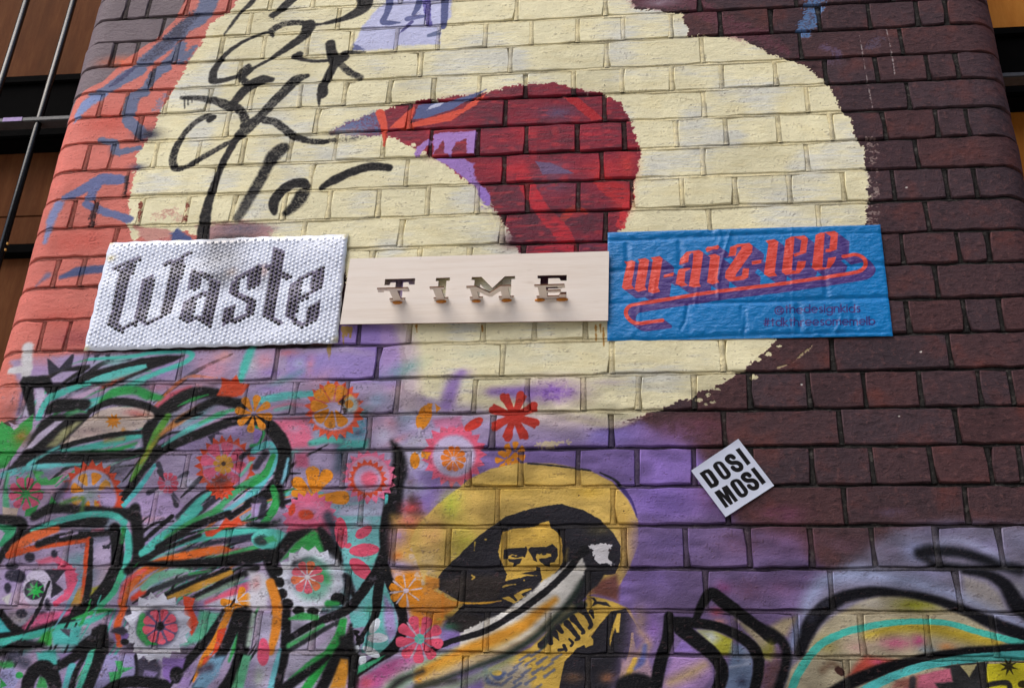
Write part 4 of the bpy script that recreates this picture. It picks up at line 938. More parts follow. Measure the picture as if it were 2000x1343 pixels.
    W.S([(1115, 715), (1220, 740), (1330, 775)], [20, 22, 16], BY, soft=2)
    W.P([(1130, 720), (1160, 722), (1175, 748), (1240, 752), (1320, 775), (1290, 786), (1180, 765), (1140, 782), (1160, 748)], DK, soft=1)
    W.P([(1240, 745), (1330, 770), (1345, 800), (1290, 800)], BY, soft=2)
    W.S([(1080, 770), (1000, 820), (900, 900), (850, 980), (800, 1050)], [60, 50, 50, 50, 50], (42, 50, 48), soft=3)
    T(1040, 1130, 4.207)
    for L, w_ in (([(400, 240), (440, 290), (480, 370), (465, 398)], [70, 40, 34, 24]), ([(480, 265), (500, 315)], [40, 16]), ([(330, 320), (370, 370), (418, 430), (408, 442)], [60, 36, 30, 24]), ([(280, 360), (330, 420), (376, 480), (355, 496)], [60, 40, 32, 24]),
                  ([(210, 395), (240, 430)], [50, 30]), ([(180, 440), (215, 500)], [50, 10]), ([(300, 490), (328, 520), (315, 546)], [20, 26, 20]), ([(255, 540), (272, 580)], [20, 30]), ([(140, 480), (148, 520)], 40), ([(215, 580), (260, 575)], [30, 20]), ([(80, 520), (60, 540)], 40)):
        W.S(L, w_, DK, soft=.8, rough=1.2)
    T(830, 960, 3.507)
    W.P([(1275, 815), (1300, 810), (1370, 795), (1410, 850), (1440, 900), (1495, 1000), (1470, 1080), (1440, 1060), (1420, 960), (1400, 1150), (1370, 1240), (1340, 1420), (900, 1420), (955, 1160), (1040, 1065), (1090, 1045), (1100, 1060), (1150, 1045), (1150, 1015), (1135, 985), (1200, 900)], DK, soft=1, rough=1.2)
    W.S([(1420, 968), (1405, 1080), (1375, 1200)], [18, 16, 26], BY, soft=1); W.S([(1370, 1180), (1345, 1290)], [40, 20], BY, soft=3)
    W.P([(1318, 830), (1338, 830), (1330, 960), (1310, 960), (1300, 920), (1278, 1000), (1265, 1070), (1262, 1000), (1290, 900)], BY, soft=1)
    W.P([(1090, 1040), (1100, 1010), (1125, 1020), (1150, 1000), (1150, 1040), (1100, 1062)], BY, soft=1)
    W.S([(1480, 1080), (1440, 1160)], [20, 50], (110, 112, 160), soft=4)
    W.B(1250, 1270, 60, 40, (150, 100, 72), .8); W.B(1010, 1270, 80, 40, (104, 78, 60), .8)
    W.S([(1140, 850), (1480, 900), (1510, 1010)], 1, BY, a=0)
    # sash over everything
    W.P([(1000, 470), (1075, 438), (1102, 520), (1050, 650), (950, 790), (850, 890), (700, 990), (420, 1120), (230, 1110), (240, 965), (420, 872), (530, 828), (700, 700), (800, 610), (960, 505)], (220, 217, 212), soft=3, rough=3)
    W.S([(520, 830), (470, 870), (410, 890), (250, 965)], [14, 18, 12, 10], (210, 208, 204), rough=8, dry=.3)
    W.P([(1125, 372), (1200, 355), (1292, 350), (1262, 420), (1250, 450), (1295, 492), (1190, 494), (1160, 450), (1145, 400)], (208, 206, 212), soft=1, rough=7)
    W.S([(890, 735), (770, 830), (650, 925), (470, 1010), (300, 1085), (120, 1180), (-20, 1260)], [40, 70, 84, 90, 100, 110, 120], (222, 154, 54), soft=8)
    W.S([(640, 960), (480, 1060), (250, 1130), (40, 1230)], [20, 40, 50, 60], (206, 160, 70), soft=9, a=.7)
    W.S([(1000, 780), (880, 870), (720, 1000), (480, 1110), (250, 1190), (0, 1290)], [30, 50, 60, 70, 70, 60], (200, 178, 128), soft=8, a=.85)
    W.S([(600, 1130), (400, 1240), (100, 1370)], [30, 60, 80], (140, 158, 128), soft=10, a=.8)
    W.S([(1075, 610), (990, 750), (870, 880), (740, 1000), (560, 1110), (300, 1210), (100, 1290), (-60, 1340)], [30, 44, 44, 44, 44, 30, 30, 30], (40, 52, 46), soft=8)
    W.S([(1090, 400), (1050, 440), (985, 525), (870, 640), (740, 745), (600, 842), (420, 945), (180, 1020), (40, 1080)], [70, 46, 44, 44, 44, 44, 40, 36, 36], (26, 26, 30), soft=1.5)
    W.B(330, 1130, 60, 30, (200, 180, 110), .4)
    T(500, 1007)
    W.S([(1000, 1400), (1130, 1280), (1300, 1210)], [40, 56, 36], (40, 40, 40), soft=9); W.S([(1250, 1330), (1400, 1300), (1560, 1280)], [30, 50, 20], (60, 60, 50), soft=10)
    W.F(1275, 960, 30, 190, 9, 84, (216, 84, 112), rot=.22); W.E(1275, 955, 40, 40, (96, 186, 170)); W.F(1275, 960, 0, 170, 3, 16, (190, 160, 180), rot=-2.2)

def paint_low_right():
    T(0, 0, 1)
    W.P([(1240, 1020), (1420, 1010), (1560, 1060), (1640, 1130), (1600, 1220), (1500, 1300), (1480, 1420), (1180, 1420), (1230, 1250)], (120, 100, 146), soft=26, rough=6, m=.35)
    W.P([(1570, 1180), (1650, 1090), (1740, 1030), (1850, 1012), (2080, 1020), (2080, 1420), (1480, 1420)], (124, 119, 142), soft=24, rough=6, m=.35)
    W.B(1560, 1050, 60, 30, (112, 72, 84), .8); W.B(1640, 1060, 60, 24, (110, 84, 96), .6); W.B(1450, 1060, 60, 30, (112, 82, 112), .8); W.B(1300, 1060, 70, 30, (132, 110, 176), .8); W.B(1280, 1130, 60, 40, (138, 114, 184), .8)
    T(1000, 1007)
    W.P([(860, 1120), (1060, 1120), (1150, 1343), (840, 1343)], (170, 140, 160), soft=6); W.S([(1000, 900), (1060, 980), (980, 1120), (880, 1260)], [20, 50, 60, 50], (196, 160, 90), soft=12, a=.7)
    W.S([(960, 1120), (900, 1250), (850, 1330)], [40, 44, 20], (206, 168, 80), soft=2); W.S([(1040, 1010), (1010, 1130), (960, 1190)], [30, 60, 20], (94, 100, 156), soft=5)
    W.B(1100, 860, 70, 120, (142, 108, 180), .9); W.B(1000, 800, 60, 110, (150, 124, 110), .7)
    W.P([(1260, 1100), (1500, 1110), (1570, 1230), (1500, 1343), (1170, 1343)], (160, 128, 180), soft=5); W.S([(1230, 1300), (1400, 1220), (1500, 1160)], [60, 80, 50], (172, 150, 90), soft=16, a=.8)
    W.B(1650, 560, 80, 60, (146, 76, 130), .7); W.B(1850, 580, 130, 90, (122, 84, 116), .8); W.B(1600, 745, 60, 40, (196, 100, 130), .9); W.B(1620, 820, 60, 30, (206, 140, 130), .8)
    W.P([(1740, 800), (1860, 850), (2020, 980), (2020, 1130), (1960, 1110), (1900, 980)], (168, 156, 130), soft=6); W.B(1980, 1060, 50, 60, (150, 150, 60), .8)
    W.P([(1450, 890), (1580, 890), (1720, 960), (1722, 1072), (1620, 1085)], (170, 168, 60), soft=4); W.P([(1450, 890), (1570, 890), (1620, 950), (1560, 1000)], (190, 196, 190), soft=12)
    W.P([(1720, 990), (1800, 1000), (1880, 1090), (1895, 1400), (1640, 1400), (1690, 1150)], (112, 130, 164), soft=8); W.S([(1700, 1180), (1850, 1150)], [10, 16], (170, 180, 206), soft=5); W.B(1830, 1090, 40, 60, (186, 190, 216), .8); W.B(1800, 1300, 60, 60, (50, 56, 80), .8)
    W.P([(1330, 960), (1440, 1060), (1260, 1060)], (138, 112, 184), soft=3)
    K = dict(soft=2.6, rough=.8)
    W.S([(1225, 780), (1215, 950), (1160, 1130), (1110, 1400)], [70, 86, 90, 90], BLK, **K)
    W.S([(1440, 790), (1480, 690), (1555, 605), (1650, 670), (1780, 760), (1900, 850), (2030, 960)], [50, 60, 90, 100, 84, 80, 80], BLK, **K)
    W.S([(1240, 830), (1400, 830), (1600, 860), (1780, 940), (1900, 1050), (1925, 1200), (1880, 1400)], [90, 80, 70, 76, 84, 80, 70], BLK, **K)
    W.S([(1320, 880), (1450, 980), (1580, 1090), (1640, 1220), (1590, 1400)], [110, 110, 100, 90, 90], BLK, **K)
    W.E(965, 1330, 160, 110, (24, 24, 28), soft=6)
    T(1500, 1007)
    for x, y, rx, ry, c, a in ((1440, 60, 300, 40, (112, 96, 126), .6), (1350, 120, 260, 70, (124, 118, 152), .7), (1150, 270, 130, 110, (136, 142, 182), .9), (1700, 240, 170, 90, (150, 144, 186), .9), (1950, 200, 90, 90, (110, 110, 136), .6), (150, 230, 160, 110, (124, 96, 142), .8), (100, 560, 150, 90, (132, 96, 140), .8),
                               (600, 230, 160, 90, (110, 80, 96), .6), (950, 280, 90, 90, (120, 110, 136), .7), (1250, 450, 200, 60, (146, 146, 188), .8), (1950, 560, 90, 70, (140, 140, 150), .8)):
        W.B(x, y, rx, ry, c, a, m=.3)
    W.P([(1530, 470), (1700, 520), (1800, 600), (1870, 760), (1700, 740), (1530, 660)], (152, 146, 146), soft=8)
    W.S([(280, 760), (340, 620), (460, 490), (680, 455), (960, 480), (1250, 550), (1500, 630), (1700, 720), (2030, 880)], [40, 90, 110, 130, 110, 100, 60, 50, 60], (158, 168, 206), soft=20)
    W.P([(280, 1080), (330, 980), (460, 820), (620, 720), (860, 620), (1060, 610), (1300, 690), (1560, 770), (1800, 920), (2060, 1010), (2060, 1420), (160, 1420)], (178, 168, 142), curve=True, soft=6)
    W.B(1150, 690, 200, 60, (148, 150, 44), .9); W.B(820, 680, 140, 50, (186, 182, 176), .7); W.B(460, 1000, 120, 90, (160, 150, 90), .8)
    W.S([(780, 930), (1000, 870), (1250, 870), (1500, 920), (1780, 990)], [60, 90, 100, 110, 90], (192, 168, 60), soft=14)
    W.B(1000, 990, 140, 60, (196, 110, 136), .9); W.B(1170, 970, 60, 50, (190, 74, 130), .8); W.B(700, 1020, 120, 60, (196, 160, 150), .8); W.B(1250, 1040, 80, 40, (150, 170, 190), .8); W.B(1400, 1020, 80, 40, (206, 130, 70), .7)
    W.S([(250, 1060), (290, 920), (400, 760), (570, 640), (800, 590), (1030, 600), (1260, 640), (1500, 720), (1720, 820), (2040, 950)], [80, 110, 110, 90, 80, 50, 60, 70, 90, 110], (18, 18, 24), soft=5)
    W.S([(330, 800), (450, 680)], [60, 60], (44, 44, 56), soft=8, dry=.5)
    W.S([(1190, 290), (1320, 265), (1480, 280), (1640, 320), (1790, 370), (1960, 420)], [100, 110, 80, 90, 80, 90], (24, 25, 32), soft=9)
    W.S([(1240, 330), (1330, 380), (1600, 400), (1900, 400)], [60, 70, 50, 40], (34, 35, 42), soft=9)
    W.S([(1530, 430), (1720, 460), (1850, 540), (1940, 680), (2040, 760)], [40, 70, 100, 130, 130], (20, 20, 26), soft=6)
    W.S([(1330, 200), (1500, 190), (1700, 260), (1840, 340)], [50, 40, 40, 24], (160, 164, 200), soft=14)
    W.S([(180, 1020), (210, 900), (230, 800)], [50, 60, 40], (124, 134, 170), soft=8); W.S([(140, 1000), (160, 1080), (100, 1343)], [40, 50, 50], (120, 130, 166), soft=5)
    W.P([(-20, 880), (120, 800), (220, 790), (150, 930), (80, 960)], (160, 146, 120), soft=8); W.B(20, 1040, 40, 80, (150, 146, 50), .8)
    W.S([(-60, 870), (60, 930), (140, 1040), (130, 1180), (60, 1400)], [70, 70, 74, 70, 70], BLK, soft=5)
    W.S([(160, 1400), (250, 1200), (400, 1010), (620, 900), (900, 840), (1150, 820), (1400, 835), (1640, 900), (2040, 1010)], [60, 62, 60, 56, 50, 46, 46, 50, 60], (74, 184, 170), soft=1.5)
    W.S([(420, 1200), (500, 1150), (560, 1200)], 40, (110, 80, 60), soft=9, a=.7); W.E(560, 1210, 50, 30, (70, 44, 40), rot=.6, rough=4)
    W.P([(620, 1260), (680, 1160), (760, 1090), (900, 1110), (1060, 1130), (800, 1210)], (196, 84, 70), soft=8); W.B(850, 1140, 60, 30, (200, 90, 130), .8)
    W.S([(440, 1420), (640, 1300), (860, 1210), (1120, 1130), (1500, 1060), (2040, 1020)], [90, 90, 90, 70, 60, 60], BLK, soft=4)
    W.P([(1170, 1240), (1430, 1180), (1450, 1290), (1380, 1343), (1150, 1420), (960, 1420)], (196, 106, 130), soft=3); W.P([(1000, 1280), (1180, 1240), (1160, 1343), (960, 1343)], (150, 96, 86), soft=6); W.S([(1130, 1270), (1120, 1400)], 50, (60, 56, 60), soft=4)
    W.P([(1290, 1170), (1720, 1130), (1720, 1420), (1380, 1420), (1300, 1300), (1440, 1290), (1420, 1190)], (46, 46, 48), soft=3); W.P([(1500, 1165), (1630, 1155), (1570, 1255)], (190, 180, 130), soft=1.5)
    W.S([(640, 1420), (800, 1330), (1000, 1240), (1250, 1160), (1600, 1105), (2040, 1085)], [70, 66, 66, 64, 70, 76], (82, 186, 186), soft=1.5)
    W.P([(1712, 1150), (2060, 1140), (2060, 1420), (1700, 1420)], (206, 196, 44), soft=1); W.G(1880, 1170, 74, 26, 8, (52, 48, 24), rot=.3); W.E(1990, 1310, 40, 30, (60, 54, 24)); W.S([(1700, 1320), (1800, 1300), (1880, 1310), (1890, 1400)], 44, (40, 40, 40), soft=2)

paint_upper(); paint_middle(); W.kb = 1.4; paint_low_left(); paint_low_left2(); W.kb = 1.08; paint_low_mid(); paint_man(); paint_low_right()
# in the lower left the joints are buried under coats of paint
lx, lz = (np.arange(W.w) / W.ppm + W.x0)[None, :], (W.z1 - np.arange(W.h) / W.ppm)[:, None]
reg = sstep((-.55 - lx) / .12) * sstep((ZB - .98 - lz) / .06)
W.mm = np.maximum(W.mm, W.mb * .95 * reg).astype(np.float32)
reg = sstep((lx + .55) / .12) * sstep((ZB - 1.46 - lz) / .08)
W.mm = np.maximum(W.mm, W.mb * .72 * reg).astype(np.float32)
# scuffs and overspray dust across the lower left
reg = sstep((-.22 - lx) / .2) * sstep((ZB - .98 - lz) / .06) * (W.mb > .3)
sc1 = np.clip((W.fine * .45 + W.mid * .35 + vnoise(W.h, W.w, 30, 12, 41) * .35 - .72) * 6, 0, 1) * .3 * reg
sc2 = np.clip((vnoise(W.h, W.w, 4, 4, 42) * .5 + vnoise(W.h, W.w, 22, 14, 43) * .5 - .68) * 6, 0, 1) * .28 * reg
for m_, c_ in ((sc1, (164, 150, 172)), (sc2, (30, 28, 34))):
    W.rgb += (np.array(c_, np.float32) / 255 - W.rgb) * m_[..., None].astype(np.float32)
W.rgb = W.rgb.astype(np.float32)
low = sstep((ZB - 1.0 - lz) / .1)
tone = 1 - .26 * low * np.clip((vnoise(W.h, W.w, 130, 50, 71) * .6 + vnoise(W.h, W.w, 40, 16, 72) * .4 - .30) * 2.2, 0, 1)
W.rgb = (W.rgb * tone[..., None]).astype(np.float32)
# worn flecks and overspray dust on all paint, and dirt along it
fl = np.clip((W.fine * .5 + W.mid * .3 + W.brush * .3 - .74) * 7, 0, 1)
W.mb *= (1 - .3 * fl)
dirt = (vnoise(W.h, W.w, 240, 190, 31) * .5 + vnoise(W.h, W.w, 40, 34, 32) * .3 + W.mid * .2)
W.rgb *= (0.90 + .2 * dirt)[..., None]
MURAL, MASKS = W.image('mural_paint'), W.masks('mural_cover')
# ---------------------------------------------------------------- materials
def lin(c):
    return tuple(((v / 255) / 12.92 if v / 255 <= .04045 else ((v / 255 + .055) / 1.055) ** 2.4) for v in c) + (1.0,)

def mat(name):
    m = bpy.data.materials.new(name)
    m.use_nodes = True
    nt = m.node_tree
    return m, nt.nodes, nt.links, nt.nodes['Principled BSDF']

def N(ns, t, **k):
    n = ns.new(t)
    for a, b in k.items(): setattr(n, a, b)
    return n

def noise(ns, ln, vec, scale, detail=4, rough=.6):
    n = N(ns, 'ShaderNodeTexNoise')
    n.inputs['Scale'].default_value = scale
    n.inputs['Detail'].default_value = detail
    n.inputs['Roughness'].default_value = rough
    ln.new(vec, n.inputs['Vector'])
    return n.outputs[0]

def ramp(ns, ln, fac, stops):
    r = N(ns, 'ShaderNodeValToRGB')
    e = r.color_ramp.elements
    while len(e) < len(stops): e.new(.5)
    for el, (p, c) in zip(e, stops):
        el.position = p; el.color = c if len(c) == 4 else lin(c)
    ln.new(fac, r.inputs[0])
    return r.outputs[0]

def mix(ns, ln, fac, a, b, mode='MIX'):
    m = N(ns, 'ShaderNodeMix', data_type='RGBA', blend_type=mode)
    for v, i in ((fac, 0), (a, 6), (b, 7)):
        if hasattr(v, 'links'): ln.new(v, m.inputs[i])
        else: m.inputs[i].default_value = v
    return m.outputs[2]

def mth(ns, ln, op, a, b=None):
    m = N(ns, 'ShaderNodeMath', operation=op)
    for v, i in ((a, 0), (b, 1)):
        if v is None: continue
        if hasattr(v, 'links'): ln.new(v, m.inputs[i])
        else: m.inputs[i].default_value = v
    return m.outputs[0]

def bump(ns, ln, h, dist, strength=1.0):
    b = N(ns, 'ShaderNodeBump')
    b.inputs['Distance'].default_value = dist
    b.inputs['Strength'].default_value = strength
    ln.new(h, b.inputs['Height'])
    return b.outputs[0]

def masonry(name, joint):
    m, ns, ln, P = mat(name)
    uv = N(ns, 'ShaderNodeUVMap').outputs[0]
    pos = N(ns, 'ShaderNodeNewGeometry').outputs['Position']
    ip = N(ns, 'ShaderNodeTexImage', image=MURAL, extension='EXTEND'); ln.new(uv, ip.inputs[0])
    im = N(ns, 'ShaderNodeTexImage', image=MASKS, extension='EXTEND'); ln.new(uv, im.inputs[0])
    sep = N(ns, 'ShaderNodeSeparateColor'); ln.new(im.outputs[0], sep.inputs[0])
    mp = N(ns, 'ShaderNodeMapping'); ln.new(pos, mp.inputs[0])
    mp.inputs['Rotation'].default_value = (0, math.radians(-9), 0)
    mp.inputs['Scale'].default_value = (1, 1, 2.2)
    n1 = noise(ns, ln, mp.outputs[0], 40, 6, .68)          # drag marks on the face
    n2 = noise(ns, ln, pos, 260, 3, .6)                    # grit
    n3 = noise(ns, ln, pos, 11, 4, .6)
    n4 = noise(ns, ln, pos, 70, 5, .7)
    if joint:
        raw = ramp(ns, ln, n4, [(.3, (34, 33, 33)), (.55, (52, 50, 49)), (.78, (84, 80, 77))])
        mp.inputs['Scale'].default_value = (1, 1, 1.3)
        raw = mix(ns, ln, ramp(ns, ln, n1, [(.56, (0, 0, 0, 1)), (.66, (.8, .8, .8, 1))]), raw, lin((104, 100, 96)))
        pc = mix(ns, ln, 1.0, ip.outputs[0], (.94, .90, .83, 1), 'MULTIPLY')
        f = mth(ns, ln, 'MULTIPLY', sep.outputs[1], ramp(ns, ln, n4, [(.25, (.45, .45, .45, 1)), (.5, (1, 1, 1, 1))]))
        h = mth(ns, ln, 'ADD', mth(ns, ln, 'MULTIPLY', n4, 1.2), mth(ns, ln, 'MULTIPLY', n2, .5))
        nr = bump(ns, ln, h, .004, .8)
        ln.new(mth(ns, ln, 'SUBTRACT', .88, mth(ns, ln, 'MULTIPLY', f, .38)), P.inputs['Roughness'])
    else:
        oi = N(ns, 'ShaderNodeObjectInfo').outputs['Random']
        c1 = ramp(ns, ln, oi, [(0, (70, 52, 57)), (.3, (76, 62, 68)), (.55, (88, 58, 58)), (.8, (64, 56, 63)), (1, (80, 52, 52))])
        c2 = ramp(ns, ln, n3, [(.3, (52, 46, 52)), (.52, (76, 58, 63)), (.70, (114, 62, 54))])
        raw = mix(ns, ln, .45, c1, c2)
        raw = mix(ns, ln, ramp(ns, ln, n1, [(.52, (0, 0, 0, 1)), (.70, (.85, .85, .85, 1))]), raw, lin((40, 33, 37)))
        raw = mix(ns, ln, ramp(ns, ln, n4, [(.54, (0, 0, 0, 1)), (.74, (.6, .6, .6, 1))]), raw, lin((122, 84, 82)))
        pit = ramp(ns, ln, noise(ns, ln, pos, 95, 2, .5), [(.725, (0, 0, 0, 1)), (.775, (1, 1, 1, 1))])
        pc = mix(ns, ln, mth(ns, ln, 'MULTIPLY', pit, .7), ip.outputs[0], lin((96, 78, 62)))
        f = sep.outputs[0]
        h = mth(ns, ln, 'ADD', mth(ns, ln, 'ADD', n1, mth(ns, ln, 'MULTIPLY', n2, .34)), mth(ns, ln, 'MULTIPLY', n4, .75))
        h = mth(ns, ln, 'MULTIPLY', h, mth(ns, ln, 'SUBTRACT', 1.0, mth(ns, ln, 'MULTIPLY', f, .42)))
        h = mth(ns, ln, 'SUBTRACT', h, mth(ns, ln, 'MULTIPLY', pit, .5))
        nr = bump(ns, ln, h, .0048, .85)
        ln.new(mth(ns, ln, 'SUBTRACT', .78, mth(ns, ln, 'MULTIPLY', f, .28)), P.inputs['Roughness'])
    ln.new(mix(ns, ln, f, raw, pc), P.inputs['Base Color'])
    ln.new(nr, P.inputs['Normal'])
    P.inputs['Specular IOR Level'].default_value = .07
    return m

M_BRICK = masonry('painted_brick', False)
M_JOINT = masonry('painted_mortar', True)

def plain(name, col, rough=.5, metal=0.0, var=.0, bscale=0, bdist=.0, col2=None, vscale=20):
    m, ns, ln, P = mat(name)
    pos = N(ns, 'ShaderNodeNewGeometry').outputs['Position']
    c = lin(col)
    if col2 is not None:
        n = noise(ns, ln, pos, vscale, 5, .65)
        ln.new(ramp(ns, ln, n, [(.35, c), (.68, lin(col2))]), P.inputs['Base Color'])
    else: P.inputs['Base Color'].default_value = c
    P.inputs['Roughness'].default_value = rough
    P.inputs['Metallic'].default_value = metal
    if bscale:
        ln.new(bump(ns, ln, noise(ns, ln, pos, bscale, 4), bdist, .7), P.inputs['Normal'])
    return m

def wood(name, c1, c2, c3, rough, sc=(1, 1, 1), coat=0.0):
    m, ns, ln, P = mat(name)
    pos = N(ns, 'ShaderNodeNewGeometry').outputs['Position']
    mp = N(ns, 'ShaderNodeMapping'); ln.new(pos, mp.inputs[0]); mp.inputs['Scale'].default_value = sc
    a = noise(ns, ln, mp.outputs[0], 9, 6, .62)
    b = noise(ns, ln, mp.outputs[0], 60, 4, .6)
    s_ = mth(ns, ln, 'ADD', mth(ns, ln, 'MULTIPLY', a, .7), mth(ns, ln, 'MULTIPLY', b, .3))
    ln.new(ramp(ns, ln, s_, [(.3, c1), (.5, c2), (.72, c3)]), P.inputs['Base Color'])
    P.inputs['Roughness'].default_value = rough
    P.inputs['Coat Weight'].default_value = coat
    ln.new(bump(ns, ln, b, .0006, .4), P.inputs['Normal'])
    return m

def marks(m, scale, lo, hi, col, stretch):
    ns, ln = m.node_tree.nodes, m.node_tree.links
    P = ns['Principled BSDF']; src = P.inputs['Base Color'].links[0].from_socket
    pos = N(ns, 'ShaderNodeNewGeometry').outputs['Position']
    mp = N(ns, 'ShaderNodeMapping'); ln.new(pos, mp.inputs[0]); mp.inputs['Scale'].default_value = stretch
    f = ramp(ns, ln, noise(ns, ln, mp.outputs[0], scale, 3, .6), [(lo, (0, 0, 0, 1)), (hi, (.8, .8, .8, 1))])
    ln.new(mix(ns, ln, f, src, lin(col)), P.inputs['Base Color'])
M_PLY = wood('pale_plywood', (214, 200, 186), (224, 213, 202), (229, 220, 211), .55, (.35, 1, 6))
marks(M_PLY, 16, .66, .86, (176, 156, 136), (.5, 1, 1.6))
marks(M_PLY, 60, .735, .77, (120, 104, 92), (.6, 1, 2.5))
M_BURNT = plain('burnt_edge', (118, 72, 34), .7, col2=(78, 46, 24), vscale=300)
M_GLUE = plain('amber_glue', (196, 126, 30), .25, col2=(170, 96, 20), vscale=200)
M_PANEL_SHADED = wood('panel_shaded_tone', (90, 53, 31), (102, 62, 37), (114, 74, 45), .75, (5, 1, .7))  # same timber both sides; left side's shade is put into this darker tone
M_PANEL_LIT = wood('panel_lit_tone', (196, 122, 48), (208, 134, 56), (216, 146, 66), .7, (5, 1, .7))  # same timber, brighter tone with the light on the right put in
M_BLACK = plain('black_painted_timber', (4, 4, 4), .8, col2=(8, 7, 7), vscale=14)
M_IRON = plain('black_gloss_iron', (7, 8, 9), .2, bscale=160, bdist=.0006, col2=(14, 15, 15), vscale=60)
M_RAIL = plain('worn_iron_rail', (66, 66, 68), .5, bscale=140, bdist=.001, col2=(52, 52, 55), vscale=50)
M_LILAC = plain('lilac_spray', (152, 122, 186), .5, col2=(126, 100, 160), vscale=90)
M_BEADS = plain('brass_bead', (206, 150, 60), .4)
M_LINE = plain('panel_joint', (120, 84, 56), .6)
M_SKY_BLOCKER = plain('sky_blocker_render', (150, 138, 128), .8, col2=(128, 116, 108), vscale=2)  # surface of the unseen wall added to shape the light
M_LANE = plain('paved_lane', (172, 169, 162), .8, col2=(188, 185, 178), vscale=3, bscale=12, bdist=.01)

M_IRON.node_tree.nodes['Principled BSDF'].inputs['Specular IOR Level'].default_value = .3
M_BLACK.node_tree.nodes['Principled BSDF'].inputs['Roughness'].default_value = .95
for m_ in (M_BLACK, M_PANEL_SHADED, M_PANEL_LIT): m_.node_tree.nodes['Principled BSDF'].inputs['Specular IOR Level'].default_value = .05

marks(M_PANEL_SHADED, 3, .5, .8, (70, 44, 28), (2, 1, .6))
marks(M_PANEL_LIT, 3, .5, .8, (176, 104, 36), (2, 1, .6))

def sheet_mat(name, img, rough, wrinkle=0.0, coat=0.0, spec=.5, tint=None):
    m, ns, ln, P = mat(name)
    uv = N(ns, 'ShaderNodeUVMap').outputs[0]
    pos = N(ns, 'ShaderNodeNewGeometry').outputs['Position']
    ip = N(ns, 'ShaderNodeTexImage', image=img, extension='EXTEND'); ln.new(uv, ip.inputs[0])
    ln.new(ip.outputs[0], P.inputs['Base Color'])
    P.inputs['Roughness'].default_value = rough
    P.inputs['Specular IOR Level'].default_value = spec
    P.inputs['Coat Weight'].default_value = coat
    if wrinkle:
        mp = N(ns, 'ShaderNodeMapping'); ln.new(pos, mp.inputs[0]); mp.inputs['Scale'].default_value = (1, 1, 2.4)
        a = noise(ns, ln, mp.outputs[0], 60, 4, .6)
        b = noise(ns, ln, pos, 200, 3, .6)
        ln.new(bump(ns, ln, mth(ns, ln, 'ADD', a, mth(ns, ln, 'MULTIPLY', b, .35)), wrinkle, .8), P.inputs['Normal'])
    return m
# ---------------------------------------------------------------- lane floor
v, f = box_vf(-30, 30, -30, 30, -0.3, 0)
o = mesh_obj('lane', v, f, M_LANE); tag(o, 'pale paved lane at the foot of the brick pillar', 'ground', kind='structure')

v, f = box_vf(-3.6, 16, -8.2, -6.4, 0, 8.6)  # unseen wall added to block frontal sky, cut short to light the left corner
o = mesh_obj('sky_blocking_wall', v, f, M_SKY_BLOCKER); tag(o, 'unseen plain wall added across the lane so light falls from above', None, kind='structure')

